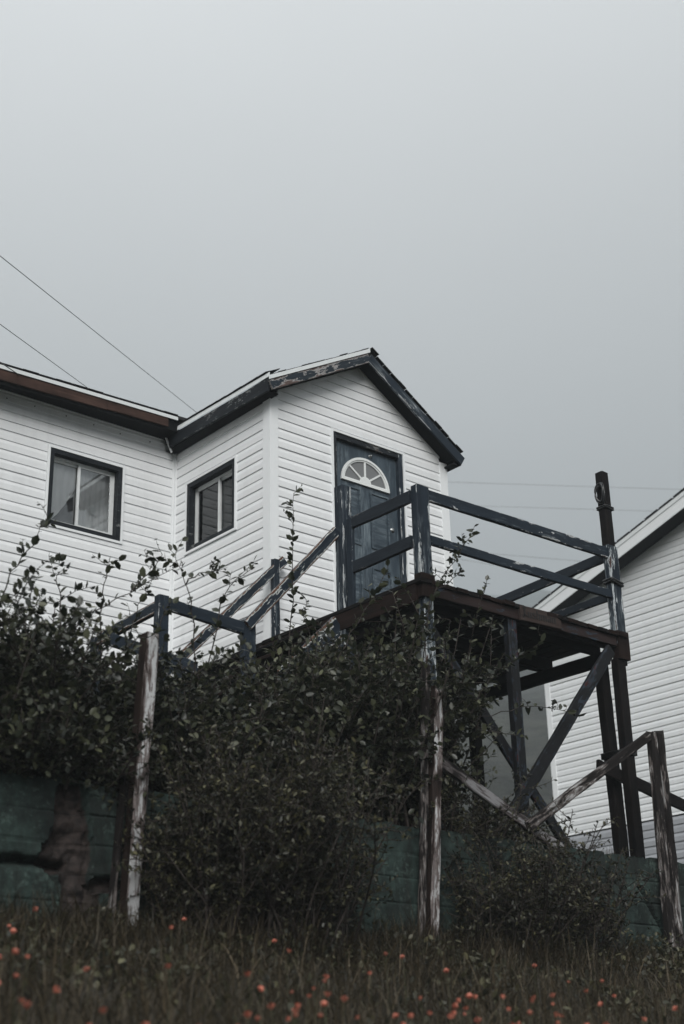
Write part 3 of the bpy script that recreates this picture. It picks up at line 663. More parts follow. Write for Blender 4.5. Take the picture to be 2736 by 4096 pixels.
# carved name board
SG = empty('name_sign', (1.42, -2.345, 4.15), 'carved wooden name board reading Lushman on the deck edge', 'sign')
beam('board', (1.138, -2.3475, 4.232), (1.708, -2.3475, 4.246), .024, .150, M['sign'], SG, jit=.001)
def stroke(mb, *ps):
    mb.prism(list(ps), lambda p: (p[0], 0, p[1]), lambda p: (p[0], 1, p[1]))
def stem(mb, x, z0, z1, w=.26, cut=.13): stroke(mb, (x, z0 + cut), (x + w * .5, z0), (x + w, z0 + cut), (x + w, z1 - cut), (x + w * .5, z1), (x, z1 - cut))
def diag(mb, xa, za, xb, zb, w=.1): stroke(mb, (xa, za - w), (xb, zb - w), (xb, zb + w), (xa, za + w))
def glyph(c):
    mb = MB()
    if c == 'L':
        stem(mb, .32, .12, 1.55, .30); diag(mb, .05, 1.36, .42, 1.60, .08); diag(mb, .42, 1.60, .95, 1.45, .07); diag(mb, .02, 1.18, .10, 1.42, .09)
        for i in range(9):
            a0 = math.pi * (.15 + i / 9 * 1.75); a1 = math.pi * (.15 + (i + 1) / 9 * 1.75); w_ = .06
            stroke(mb, *[(.34 + (.2 + s_) * math.cos(q), .10 + (.2 + s_) * math.sin(q)) for q, s_ in ((a0, -w_), (a1, -w_), (a1, w_), (a0, w_))])
        diag(mb, .45, .28, .78, .34, .08); diag(mb, .78, .34, 1.05, .12, .09); return mb, 1.15
    if c == 'u': stem(mb, 0, 0, 1); stem(mb, .5, 0, 1); diag(mb, .16, .06, .6, .22, .06); return mb, .92
    if c == 'n': stem(mb, 0, 0, 1); stem(mb, .5, 0, 1); diag(mb, .16, .78, .6, .94, .06); return mb, .92
    if c == 'm': stem(mb, 0, 0, 1); stem(mb, .48, 0, 1); stem(mb, .96, 0, 1); diag(mb, .16, .78, .58, .94, .06); diag(mb, .64, .78, 1.06, .94, .06); return mb, 1.38
    if c == 'h': stem(mb, 0, 0, 1.55); stem(mb, .5, -.1, 1); diag(mb, .16, .78, .6, .94, .06); return mb, .92
    if c == 's': stem(mb, .02, .48, .98, .24, .1); stem(mb, .44, .04, .56, .24, .1); diag(mb, .12, .62, .58, .40, .09); diag(mb, .14, .92, .66, .86, .07); diag(mb, .0, .14, .54, .08, .07); return mb, .84
    if c == 'a': stem(mb, .46, 0, .98); stem(mb, .0, .04, .56, .24, .1); diag(mb, .1, .50, .56, .62, .06); diag(mb, .06, .90, .6, .92, .07); diag(mb, .14, .06, .56, .2, .06); return mb, .88
adv = 0; SC = .068
for c in 'Lushman':
    mb, wdt = glyph(c); X0 = 1.162 + adv; sc_ = SC
    mb.map(lambda p: (X0 + p[0] * sc_, -2.3592 - .0035 * p[1], 4.196 + p[1] * 0 + (p[2] * sc_ * .92) + (X0 + p[0] * sc_ - 1.138) * .0246))
    mb.build('letter', M['ink'], SG); adv += wdt * sc_

# ------------------------------------------------------------------ staircase and landing
ST = empty('wooden_staircase', (-1.1, -.65, 2.0), 'weathered staircase with peeling navy rails climbing to the deck', 'staircase')
beam('hand_rail', (-.135, -1.215, 5.110), (-1.20, -1.215, 3.955), .045, .100, M['rail_white'], ST)
beam('hand_rail', (.10, -.095, 5.205), (-1.32, -.095, 3.76), .045, .095, M['rail_white'], ST)
beam('stringer', (-.13, -1.21, 4.16), (-1.20, -1.21, 3.14), .045, .20, M['rail_white'], ST)
beam('stringer', (-.13, -.10, 4.16), (-1.20, -.10, 3.14), .045, .20, M['red'], ST)
for i in range(5):
    beam('tread', (-.26 - i * .175, -1.18, 4.12 - i * .185), (-.26 - i * .175, -.13, 4.12 - i * .185), .20, .038, M['red'] if i % 2 else M['dark'], ST)
vpost('newel_post', -1.225, -1.095, -1.205, -1.13, 2.0, 4.01, M['navy'], ST)
vpost('newel_post', -2.125, -2.02, -1.205, -1.12, 2.0, 4.06, M['navy'], ST)
vpost('newel_post', -1.21, -1.12, -.14, -.06, 2.0, 3.95, M['navy_dark'], ST)
beam('landing_rail', (-2.015, -1.185, 3.99), (-1.228, -1.185, 3.93), .045, .112, M['navy'], ST)
beam('landing_rail', (-2.60, -1.23, 3.56), (-1.75, -1.228, 3.46), .04, .11, M['navy'], ST)
vpost('newel_post', -2.115, -2.035, -.14, -.06, 2.0, 3.96, M['navy_dark'], ST)
beam('landing_rail', (-2.075, -1.118, 3.98), (-2.075, -.141, 3.93), .045, .11, M['rail_white'], ST)
for i in range(7): beam('landing_board', (-1.06 - i * .155, -1.22, 3.07), (-1.06 - i * .155, -.08, 3.07), .143, .038, M['dark'], ST)
beam('landing_beam', (-2.1, -1.17, 2.97), (-1.0, -1.17, 2.97), .05, .14, M['dark'], ST)

# ------------------------------------------------------------------ retaining wall
RW = empty('retaining_wall', (0, -2.6, 1.0), 'cracked green painted concrete retaining wall below the deck', 'wall')
ax_ = np.concatenate([np.arange(-8.5, -4.6, .09), np.arange(-4.6, 3.0, .026), np.arange(3.0, 6.0, .09)]); az_ = np.linspace(.75, 2.0, 92)
spall = [(-3.72, 1.75, .13, .30), (-3.66, 1.45, .11, .30), (-3.58, 1.22, .10, .16), (-3.82, 1.50, .10, .10), (-3.44, 1.36, .14, .05), (1.05, 1.48, .55, .10), (1.35, 1.40, .35, .10)]
V = []; bare = []; joints = [1.79, 1.60, 1.41, 1.22, 1.03, .84]
def crack_d(x, z):
    c1 = abs(x - (1.672 + .02 * noise.noise(Vector((0, z * 9, 3))))) if z > 1.40 else 9
    c2 = abs(z - (1.665 + .05 * (x - 1.66) + .02 * noise.noise(Vector((x * 8, 0, 5))))) if .6 < x < 1.67 else 9
    c3 = abs(z - (1.46 + .03 * noise.noise(Vector((x * 7, 2, 5))))) if -4.6 < x < -3.7 else 9
    c4 = abs(x - (-1.3 + .05 * noise.noise(Vector((0, z * 5, 9))))); c5 = abs(x - (2.25 - (z - 1.5) * .8 + .05 * noise.noise(Vector((1, z * 8, 9))))) if z < 1.75 else 9
    return min(c1, c2, c3, c4, c5)
for z in az_:
    for x in ax_:
        nz_ = noise.fractal(Vector((x * 1.6, z * 1.6, 2)), 1, 2, 5); d = .016 * nz_ + .008 * noise.fractal(Vector((x * 6, z * 6, 12)), 1, 2, 3)
        for j_ in joints:
            jj = j_ + .012 * noise.noise(Vector((x * .9, j_ * 5, 0)))
            d -= .010 * math.exp(-((z - jj) / .008) ** 2) * (.4 + .9 * max(0, noise.noise(Vector((x * 1.3, j_ * 9, 6))) + .4))
        cd = crack_d(x, z); d -= .10 * math.exp(-(cd / .026) ** 2)
        bb = 0
        for sx_, sz_, ra, rb in spall:
            e_ = math.hypot((x - sx_) / ra, (z - sz_) / rb) + .35 * noise.noise(Vector((x * 6, z * 6, 8)))
            bb = max(bb, min(1, max(0, (1.05 - e_) * 7)))
        d -= bb * (.075 + .05 * noise.noise(Vector((x * 9, z * 9, 1))) + .010 * noise.noise(Vector((x * 27, z * 27, 1))))
        top = 0
        if z == az_[-1]:
            top = .025 * noise.noise(Vector((x * 2.2, 4, 0))) + .012 * noise.noise(Vector((x * 9, 1, 0)))
        bare.append(min(1, bb)); V.append((x, -2.7 - d, z + top))
na_, nzz = len(ax_), len(az_); F = [(j * na_ + i, j * na_ + i + 1, (j + 1) * na_ + i + 1, (j + 1) * na_ + i) for j in range(nzz - 1) for i in range(na_ - 1)]
k = len(V); topi = (nzz - 1) * na_
for i in range(na_):
    V.append((ax_[i], -2.46, V[topi + i][2] - .01)); bare.append(.75)
for i in range(na_): V.append((ax_[i], -2.46, .9)); bare.append(0)
F += [(topi + i, topi + i + 1, k + i + 1, k + i) for i in range(na_ - 1)] + [(k + i, k + i + 1, k + na_ + i + 1, k + na_ + i) for i in range(na_ - 1)]
wf = mesh_obj('wall_face', V, F, M['concrete'], RW, False)
at_ = wf.data.attributes.new('bare', 'FLOAT', 'POINT'); at_.data.foreach_set('value', bare)
# crumbling stones along the broken top edge
for i in range(44):
    x = RND.uniform(-5, 4.5); s_ = RND.uniform(.018, .05); mb = MB()
    mb.box((-1, -1, -.6), (1, 1, .6)); mb.map(lambda p: (x + p[0] * s_ * RND.uniform(.6, 1.2), -2.66 + RND.uniform(-.01, .01) + p[1] * s_ * .6, 2.0 + p[2] * s_ * .6 * RND.uniform(.6, 1.2)))
    mb.build('loose_stone', M['concrete'], RW)

# ------------------------------------------------------------------ old fence posts
LP = empty('weathered_post', (-3.2, -2.8, 1.1), 'lone flaking white and brown fence post beside the leafy hedge', 'post')
beam('post_shaft', (-3.332, -2.80, .9), (-3.222, -2.80, 3.085), .105, .100, M['white_post'], LP, up=(1, 0, 0), ragged=(0, .02), bev=.008, jit=.004, side=M['post_brown'])
beam('side_board', (-3.425, -2.74, .9), (-3.345, -2.74, 2.2), .06, .035, M['grey_post'], LP, up=(1, 0, 0), ragged=(0, .08), bev=.008, jit=.005)
BF = empty('broken_fence', (1, -2.8, 1.1), 'broken fence of two flaking posts with fallen slanting rails', 'fence')
beam('post', (-.650, -2.80, .8), (-.432, -2.80, 3.17), .075, .092, M['white_post'], BF, up=(1, 0, 0), ragged=(0, .09), bev=.012, jit=.006, side=M['post_brown'])
beam('post', (-.722, -2.772, .9), (-.502, -2.752, 3.36), .055, .055, M['grey_post'], BF, up=(1, 0, 0), ragged=(0, .06), bev=.010, jit=.006)
beam('post', (2.300, -2.79, .8), (2.358, -2.79, 3.19), .085, .085, M['grey_post'], BF, up=(1, 0, 0), ragged=(0, .05), bev=.016, jit=.006)
beam('post', (2.405, -2.80, .8), (2.455, -2.80, 3.20), .085, .075, M['grey_post'], BF, up=(1, 0, 0), ragged=(0, .06), bev=.016, jit=.006)
beam('rail', (-.405, -2.76, 2.545), (1.02, -2.74, 1.965), .04, .098, M['grey_rail'], BF, jit=.004, ragged=(0, .05))
beam('rail', (.56, -2.79, 2.11), (2.31, -2.79, 3.125), .05, .085, M['grey_post'], BF, jit=.004)

# ------------------------------------------------------------------ neighbouring house
XN = 11.376
NH = empty('neighbour_house', (XN + 2, 2, 3), 'plain white sided house with wide white rake, behind the deck', 'house')
NW = Wall((XN, 0, 0), (0, 1, 0), (-1, 0, 0)); YC = 6.33
nrz = lambda y: 8.40 + (5.79 - y) * .3165 + .02          # underside of the overhang at x = XN - .4
def ext_n(z):
    hi = YC - .085
    yy = 5.79 - (z - 8.46) / .3165
    return (-6, min(hi, yy)) if min(hi, yy) > -6 else (-6, -6)
siding(NW, NH, ext_n, 4.35, 10.9, M['siding2'], phase=7.15, seg=1.5, proud=.013)
siding(NW, NH, lambda z: (-6, YC - .02), 2.6, 4.335, M['siding3'], course=.139, phase=4.335, seg=2, proud=.016)
mb = MB(); NW.box(mb, YC - .086, YC + .03, 4.345, 8.3, -.02, .026); mb.build('corner_trim', M['trim'], NH)
mb = MB(); NW.box(mb, YC - .06, YC + .02, 2.5, 4.34, -.02, .02); mb.build('corner_trim', M['siding3'], NH)
mb = MB(); NW.box(mb, -6, YC - .03, 4.332, 4.352, -.01, .012); mb.build('base_strip', M['foundation'], NH)
lathe('wall_hook', NW.pt(1.95, 5.62, .012), (-1, 0, 0), [(0, .025), (.03, .02), (.05, .008)], M['ink'], NH, 8)
mb = MB(); mb.prism([(-6, 2.4), (YC - .01, 2.4), (YC - .01, nrz(YC) + .05), (-6, nrz(-6) + .05)], lambda p: (XN + .013, p[0], p[1]), lambda p: (XN + 7, p[0], p[1])); mb.build('wall_body', M['room'], NH)
def nslab(name, x0, x1, d0, d1, m, ya=-6.0, yb=YC + .35):
    mb = MB(); mb.prism([(ya, nrz(ya) + d0), (yb, nrz(yb) + d0), (yb, nrz(yb) + d1), (ya, nrz(ya) + d1)], lambda p: (x0, p[0], p[1]), lambda p: (x1, p[0], p[1])); return mb.build(name, m, NH)
nslab('soffit', XN - .385, XN - .03, .0, .012, M['soffit'])
nslab('rake_board', XN - .40, XN - .386, -.012, .20, M['trim'])
nslab('drip_edge', XN - .412, XN - .401, .185, .262, M['drip'])
nslab('roof', XN - .40, XN + 7.2, .262, .30, M['shingle'])
nslab('rake_channel', XN - .404, XN - .400, -.02, .004, M['drip'])
for i in range(28):
    y = YC + .2 - i * .33; shingle((XN - .405, y, nrz(y) + .302), (0, 1, -.3165), (-1, 0, 0), (0, .3165, 1), .31, .2, RND.choice([.002, .006, .012]), NH)

# ------------------------------------------------------------------ overhead wires
def wire(p0, p1, r_, sag, label, grp):
    pts = []; p0, p1 = Vector(p0), Vector(p1)
    for i in range(25):
        t = i / 24; p = p0.lerp(p1, t); p.z -= sag * 4 * t * (1 - t); pts.append(p)
    Vv, Ff = tube_arrays([(pts, [r_] * 25)]); tag(mesh_obj('overhead_wire', Vv, Ff, M['cable'], None, True), label, 'wire', grp)
def ext2(a, b, f0, f1): a, b = Vector(a), Vector(b); return a + (b - a) * f0, a + (b - a) * f1
wire(*ext2((-3.14, .27, 7.79), (3.77, 6.95, 10.84), -.9, 1.9), .0042, .0, 'overhead wire running down to the valley of the house roofs', 'wires over the white house')
wire(*ext2((-2.98, .48, 7.17), (.07, 4.05, 8.90), -1.2, 2.6), .0040, .0, 'overhead wire passing behind the long roof eave', 'wires over the white house')
wire(*ext2((-2.89, .59, 6.82), (-2.35, 1.35, 7.21), -3, 6), .006, 0, 'short overhead wire just above the far end of the eave', 'wires over the white house')
for (a, b_), wl_ in zip((((30.71, 27.91, 24.15), (38.49, 21.52, 23.62)), ((31.91, 27.41, 23.19), (38.71, 21.81, 22.75)), ((31.95, 28.34, 21.43), (35.92, 25.21, 20.93)), ((31.86, 28.57, 21.15), (34.58, 26.58, 20.53))), ('highest', 'second highest', 'third highest', 'lowest')):
    wire(*ext2(a, b_, -2.5, 4), .0065, .0, wl_ + ' of the faint distant wires crossing the fog behind the deck', 'distant wires in the fog')

# ------------------------------------------------------------------ plants
LEAF = np.array([(0, 0, 0), (.24, .25, .05), (.64, .28, .06), (1, 0, -.03), (.5, 0, -.02), (.24, -.25, .05), (.64, -.28, .06)])
LEAFN = LEAF * np.array([1, .75, 1])
def leaves_mesh(name, P, Dn, Nn, Ls, tint, m, parent, narrow=False):
    """P base points, Dn leaf axis, Nn leaf normal, all (k,3)"""
    k = len(P); X = Dn / np.linalg.norm(Dn, axis=1, keepdims=True); Y = np.cross(Nn, X); Y /= np.linalg.norm(Y, axis=1, keepdims=True) + 1e-9; Zz = np.cross(X, Y)
    tmpl = LEAFN if narrow else LEAF
    V = P[:, None, :] + Ls[:, None, None] * (tmpl[None, :, 0:1] * X[:, None, :] + tmpl[None, :, 1:2] * Y[:, None, :] + tmpl[None, :, 2:3] * Zz[:, None, :])
    V = V.reshape(-1, 3); base = np.array([0, 4, 3, 2, 1, 0, 5, 6, 3, 4]); loops = (np.arange(k)[:, None] * 7 + base[None, :]).reshape(-1)
    me = bpy.data.meshes.new(name); me.vertices.add(len(V)); me.vertices.foreach_set('co', V.reshape(-1).astype(np.float32))
    me.loops.add(len(loops)); me.loops.foreach_set('vertex_index', loops.astype(np.int32))
    me.polygons.add(2 * k); me.polygons.foreach_set('loop_start', np.arange(0, 10 * k, 5, dtype=np.int32)); me.polygons.foreach_set('loop_total', np.full(2 * k, 5, np.int32))
    me.update(calc_edges=True); me.materials.append(m)
    a = me.attributes.new('tint', 'FLOAT', 'POINT'); a.data.foreach_set('value', np.repeat(tint, 7).astype(np.float32))
    o = bpy.data.objects.new(name, me); COL.objects.link(o); adopt(o, parent); return o
def rand_unit(k): v = NPR.normal(size=(k, 3)); return v / np.linalg.norm(v, axis=1, keepdims=True)
def sprout(p, d, L, nseg, wob, grav=0):
    """a growing twig as a list of points"""
    p = np.array(p, float); d = np.array(d, float); d /= np.linalg.norm(d); pts = [p.copy()]
    for i in range(nseg):
        d = d + NPR.normal(size=3) * wob + np.array([0, 0, grav]); d /= np.linalg.norm(d); p = p + d * L / nseg; pts.append(p.copy())
    return pts
def leaf_along(pts, sp, L0, out, f0=.15):
    """leaves set alternately along a twig"""
    pts = np.array(pts); seg = np.linalg.norm(np.diff(pts, axis=0), axis=1); tot = seg.sum(); s = tot * f0; side = 1; cum = np.concatenate([[0], np.cumsum(seg)])
    while s < tot:
        i = min(len(seg) - 1, int(np.searchsorted(cum, s) - 1)); i = max(i, 0); f = (s - cum[i]) / max(seg[i], 1e-6)
        p = pts[i] * (1 - f) + pts[i + 1] * f; t = (pts[i + 1] - pts[i]) / max(seg[i], 1e-6)
        q = np.cross(t, NPR.normal(size=3)); q /= np.linalg.norm(q) + 1e-9
        d = t * .55 + q * .85 * side + np.array([0, 0, NPR.uniform(-.25, .15)])
        nn = np.array([0, 0, 1.0]) + NPR.normal(size=3) * .55
        out.append((p, d, nn, L0 * NPR.uniform(.40, 1.45))); side = -side; s += sp * NPR.uniform(.6, 1.4)
    return out
def shrub(name, label, base_fn, n_stem, H_fn, leaf, sp, m, spread=.25, twigs=9, tw_len=(.18, .42), grp=None, up=1.0, narrow=False, loc=None, keep=None, lean=(0, 0)):
    root = empty(name, loc, label, 'shrub', grp); paths = []; out = []
    for i in range(n_stem):
        b_ = base_fn(); h = H_fn(b_[0]) * (NPR.uniform(.55, 1.0) if NPR.random() < .86 else NPR.uniform(1.0, 1.14))
        st = sprout(b_, (NPR.normal() * spread + lean[0], NPR.normal() * spread + lean[1], up), h, 7, .10, .02)
        paths.append((st, list(np.linspace(.011, .003, 8))))
        for j in range(twigs):
            f = NPR.uniform(.18, 1.0); idx = min(6, int(f * 7)); p = st[idx] + (st[idx + 1] - st[idx]) * (f * 7 - idx if f < 1 else 1)
            d = rand_unit(1)[0] * np.array([1, 1, .5]) + np.array([0, 0, .35]); tw = sprout(p, d, NPR.uniform(*tw_len), 4, .22, .03)
            paths.append((tw, list(np.linspace(.004, .0015, 5)))); leaf_along(tw, sp, leaf, out)
        leaf_along(st, sp * 1.5, leaf, out, .4)
    if keep: out = [q for q in out if keep(q[0])]
    P, Dd, Nn, Ls = (np.array([q[i] for q in out]) for i in range(4))
    Vv, Ff = tube_arrays(paths); mesh_obj('stems', Vv, Ff, M['stem'], root, True)
    cl2 = np.array([noise.noise(Vector(p) * 3.3) for p in P]); tint = np.clip(NPR.beta(1.0, 3.0, len(P)) * (1 + 1.2 * cl2), 0, 1)
    o = leaves_mesh('foliage', P, Dd, Nn, Ls, tint, m, root, narrow); o['kind'] = 'stuff'
    return root
LEAF_ME = []
for i in range(10):
    me = bpy.data.meshes.new('leaf'); tw = NPR.uniform(-.12, .12); fold = NPR.uniform(.3, 1.8); wv_ = NPR.uniform(.85, 1.2)
    me.from_pydata([(x, y * wv_, z * fold + tw * y * x) for x, y, z in LEAF], [], [(0, 4, 3, 2, 1), (0, 5, 6, 3, 4)]); me.materials.append(M['leaf_a'])
    a = me.attributes.new('tint', 'FLOAT', 'POINT'); a.data.foreach_set('value', [NPR.beta(1.5, 3.0)] * 7); LEAF_ME.append(me)
def shoot(root, pts, leaf, sp, f0=.2, r0=.006):
    """a long shoot standing out of the mass: its leaves are objects of their own"""
    fine = []
    for i in range(len(pts) - 1):
        for t in (0, .33, .66): fine.append(np.array(pts[i]) * (1 - t) + np.array(pts[i + 1]) * t + NPR.normal(size=3) * .008)
    fine.append(np.array(pts[-1])); paths = [(fine, list(np.linspace(r0, .002, len(fine))))]; out = []
    leaf_along(fine, sp, leaf, out, f0)
    for j in range(5):
        i = NPR.integers(len(fine) // 3, len(fine) - 1) if j < 2 else NPR.integers(len(fine) * 2 // 3, len(fine)); tw = sprout(fine[i], (NPR.normal(), NPR.normal() * .5, .6), NPR.uniform(.07, .17), 3, .15); paths.append((tw, [.003, .0022, .0018, .0012])); leaf_along(tw, sp * .9, leaf * .9, out, .2)
    Vv, Ff = tube_arrays(paths); mesh_obj('shoot', Vv, Ff, M['stem'], root, True)
    for p, d, nn, L_ in out:
        R = frame_rot(d, nn); o = bpy.data.objects.new('leaf', LEAF_ME[NPR.integers(10)]); COL.objects.link(o)
        o.matrix_basis = Matrix.Translation(p) @ R.to_4x4() @ Matrix.Scale(float(L_), 4); adopt(o, root)

HT = ([-4.6, -4.07, -3.78, -3.47, -3.05, -2.72, -2.15, -1.9, -1.65, -1.12, -.7, -.1, .3, .6], [3.2, 3.2, 3.2, 3.15, 3.0, 3.08, 3.05, 3.06, 3.12, 3.38, 3.66, 3.74, 3.3, 2.8])
htop = lambda x: float(np.interp(x, *HT)) - 1.95
hb = shrub('overgrown_hedge', 'overgrown broad leaved hedge along the wall top in front of the stairs', lambda: (NPR.uniform(-4.9, -1.6), NPR.uniform(-2.6, -1.5), 1.9), 240, lambda x: htop(x) * 1.12, .056, .028, M['leaf_a'], .26, 13, (.15, .44), lean=(0, -.10), loc=(-3.2, -2.2, 1.9))
hc = shrub('dense_shrub', 'dense leafy shrub climbing the deck corner between stairs and fence post', lambda: (NPR.uniform(-1.75, -.06), NPR.uniform(-2.62, -1.9), 1.9), 185, lambda x: htop(x) * 1.12, .055, .028, M['leaf_a'], .19, 13, (.15, .44), loc=(-.7, -2.4, 1.9))
hd = shrub('straggly_shrub', 'straggly shrub under the deck behind the slanting grey rail', lambda: (NPR.uniform(.0, .75), NPR.uniform(-2.45, -1.6), 1.9), 13, lambda x: 1.05 - .85 * x, .046, .034, M['leaf_a'], .22, 8, (.15, .35), loc=(.4, -2.3, 1.9))
for pts in ([(-4.13, -2.2, 3.2), (-4.02, -2.2, 3.54), (-3.90, -2.2, 3.74), (-3.80, -2.2, 3.94), (-3.756, -2.2, 4.04)], [(-3.6, -2.2, 3.1), (-3.61, -2.2, 3.46), (-3.66, -2.2, 3.6), (-3.70, -2.2, 3.68)],
            [(-3.27, -2.2, 3.1), (-3.26, -2.2, 3.49), (-3.25, -2.2, 3.69), (-3.23, -2.2, 3.80)], [(-3.62, -2.2, 3.05), (-3.36, -2.2, 3.38), (-3.03, -2.2, 3.60), (-2.81, -2.2, 3.77), (-2.56, -2.2, 3.93)],
            [(-3.03, -2.2, 3.6), (-2.86, -2.2, 3.80), (-2.75, -2.2, 3.97)], [(-2.43, -2.2, 3.0), (-2.44, -2.2, 3.46), (-2.51, -2.2, 3.75), (-2.58, -2.2, 3.88), (-2.63, -2.2, 4.0)],
            [(-2.53, -2.2, 3.77), (-2.39, -2.2, 3.90), (-2.13, -2.2, 4.0)], [(-2.31, -2.2, 3.1), (-2.20, -2.2, 3.67), (-2.05, -2.2, 3.93), (-1.88, -2.2, 4.05)], [(-3.94, -2.2, 2.98), (-3.85, -2.2, 3.28), (-3.84, -2.2, 3.41), (-3.87, -2.2, 3.52)], [(-3.05, -2.15, 2.9), (-2.98, -2.15, 3.3), (-2.90, -2.12, 3.55), (-2.80, -2.1, 3.72)], [(-2.85, -2.1, 2.9), (-2.75, -2.1, 3.25), (-2.66, -2.1, 3.5), (-2.62, -2.1, 3.62)]):
    shoot(hb, pts, .064, .048)
for pts in ([(-1.05, -1.6, 3.3), (-1.0, -1.6, 3.94), (-.98, -1.6, 4.48), (-.98, -1.6, 4.85), (-.963, -1.6, 5.16)], [(-1.23, -2.45, 3.3), (-1.06, -2.45, 3.59), (-.80, -2.45, 3.93), (-.60, -2.45, 4.30)],
            [(-.4, -2.5, 3.5), (-.108, -2.5, 4.15), (.196, -2.5, 4.52), (.45, -2.5, 4.90)], [(-.108, -2.5, 4.15), (.08, -2.5, 4.26), (.25, -2.5, 4.42)], [(-.09, -2.5, 3.5), (.01, -2.5, 3.71), (.06, -2.5, 3.91)]):
    shoot(hc, pts, .064, .032, .3)
for pts in ([(-.04, -2.5, 2.9), (.28, -2.5, 3.24), (.69, -2.5, 3.56), (.97, -2.5, 3.75), (1.29, -2.5, 3.95)], [(.24, -2.5, 3.05), (.62, -2.5, 3.16), (1.01, -2.5, 3.28), (1.39, -2.5, 3.31), (1.69, -2.5, 3.27)]):
    shoot(hd, pts, .075, .05, .4, .005)

shrub('spreading_shrub', 'big fine leaved shrub spilling down over the green wall', lambda: (NPR.uniform(-3.1, -1.85), NPR.uniform(-3.35, -2.80), ground_z(-2.5, -3.0)), 190, lambda x: 1.62 - .65 * abs(x + 2.45), .036, .019, M['leaf_b'], .26, 13, (.14, .34), loc=(-2.5, -3.05, 1.05), narrow=True)
shrub('low_shrub', 'low fine leaved shrub before the cracked part of the wall', lambda: (NPR.uniform(-.35, 1.10), NPR.uniform(-3.15, -2.82), ground_z(.5, -2.95)), 95, lambda x: 1.30 - .55 * abs(x - .45), .034, .019, M['leaf_b'], .36, 12, (.12, .30), loc=(.4, -2.95, 1.1), narrow=True)
shrub('trailing_shrub', 'thin shrub trailing over the wall beside the flaking fence post', lambda: (NPR.uniform(-.5, .6), NPR.uniform(-2.62, -2.5), 1.93), 22, lambda x: .55, .036, .022, M['leaf_b'], .5, 9, (.12, .3), loc=(.0, -2.55, 1.93), narrow=True, lean=(.1, -.3))
shrub('drooping_shrub', 'leafy shrub drooping over the wall beside the lone flaking post', lambda: (NPR.uniform(-4.9, -3.35), NPR.uniform(-2.66, -2.5), 1.95), 40, lambda x: .50, .050, .030, M['leaf_a'], .35, 9, (.14, .34), loc=(-4.1, -2.55, 1.95), up=.35, lean=(0, -.45))
shrub('scrub_bush', 'dull scrub bush on the slope seen under the deck', lambda: (NPR.uniform(3.6, 5.4), NPR.uniform(1.0, 2.2), ground_z(4.5, 1.5) - .1), 46, lambda x: 1.35 - .3 * abs(x - 4.2), .050, .035, M['leaf_c'], .25, 10, (.2, .4), loc=(4.5, 1.6, 2.4))

# rank grass on the bank: nobody could count it
def grass_patch(k, xr_, yr_, hh, name, label, tone=0):
    P = np.stack([NPR.uniform(*xr_, k), NPR.uniform(*yr_, k), np.zeros(k)], 1)
    cl_ = np.array([noise.noise(Vector((p[0] * 1.7, p[1] * 1.7, 3))) for p in P]); P = P[cl_ > -.42]; cl_ = cl_[cl_ > -.42]; k = len(P)
    P[:, 2] = [ground_z(p[0], p[1]) - .02 for p in P]
    h = NPR.uniform(*hh, k) * (1 + .5 * cl_); az2 = NPR.uniform(0, 2 * math.pi, k); be = NPR.uniform(.1, 1.25, k); w_ = .0012 + .0058 * NPR.beta(1.2, 3, k)
    dr_ = np.stack([np.cos(az2), np.sin(az2), np.zeros(k)], 1); sd = np.stack([-np.sin(az2), np.cos(az2), np.zeros(k)], 1)
    rows = []
    for t, ww in ((0, 1), (.4, .9), (.75, .6), (1, .08)):
        c = P + dr_ * (be * h * t ** 2)[:, None] + np.array([0, 0, 1]) * (h * (t - .25 * be * t ** 2))[:, None]
        rows += [c - sd * (w_ * ww)[:, None], c + sd * (w_ * ww)[:, None]]
    V = np.stack(rows, 1).reshape(-1, 3); q = np.array([0, 1, 3, 2, 2, 3, 5, 4, 4, 5, 7, 6]); loops = (np.arange(k)[:, None] * 8 + q).reshape(-1)
    me = bpy.data.meshes.new(name); me.vertices.add(len(V)); me.vertices.foreach_set('co', V.reshape(-1).astype(np.float32)); me.loops.add(len(loops)); me.loops.foreach_set('vertex_index', loops.astype(np.int32))
    me.polygons.add(3 * k); me.polygons.foreach_set('loop_start', np.arange(0, 12 * k, 4, dtype=np.int32)); me.polygons.foreach_set('loop_total', np.full(3 * k, 4, np.int32)); me.update(calc_edges=True); me.materials.append(M['grass'])
    a = me.attributes.new('tint', 'FLOAT', 'POINT'); a.data.foreach_set('value', np.repeat(np.clip(NPR.beta(1.3, 2.4, k) + tone, 0, 1), 8).astype(np.float32))
    o = bpy.data.objects.new(name, me); COL.objects.link(o); return tag(o, label, 'grass', None, 'stuff')
grass_patch(120000, (-8.5, 4.5), (-8.2, -2.74), (.06, .30), 'grass', 'rank dark grass covering the sloping bank')
grass_patch(2200, (-5, 4.5), (-2.5, -2.2), (.06, .22), 'grass', 'sparse grass tufts growing along the wall top', .1)

grass_patch(15000, (-5.2, 4.3), (-3.5, -2.76), (.12, .40), 'grass', 'tall dark grass burying the foot of the green wall')
grass_patch(2200, (-8.3, 4.3), (-8.0, -2.9), (.25, .52), 'grass', 'pale dry seed stalks standing above the bank grass', .45)
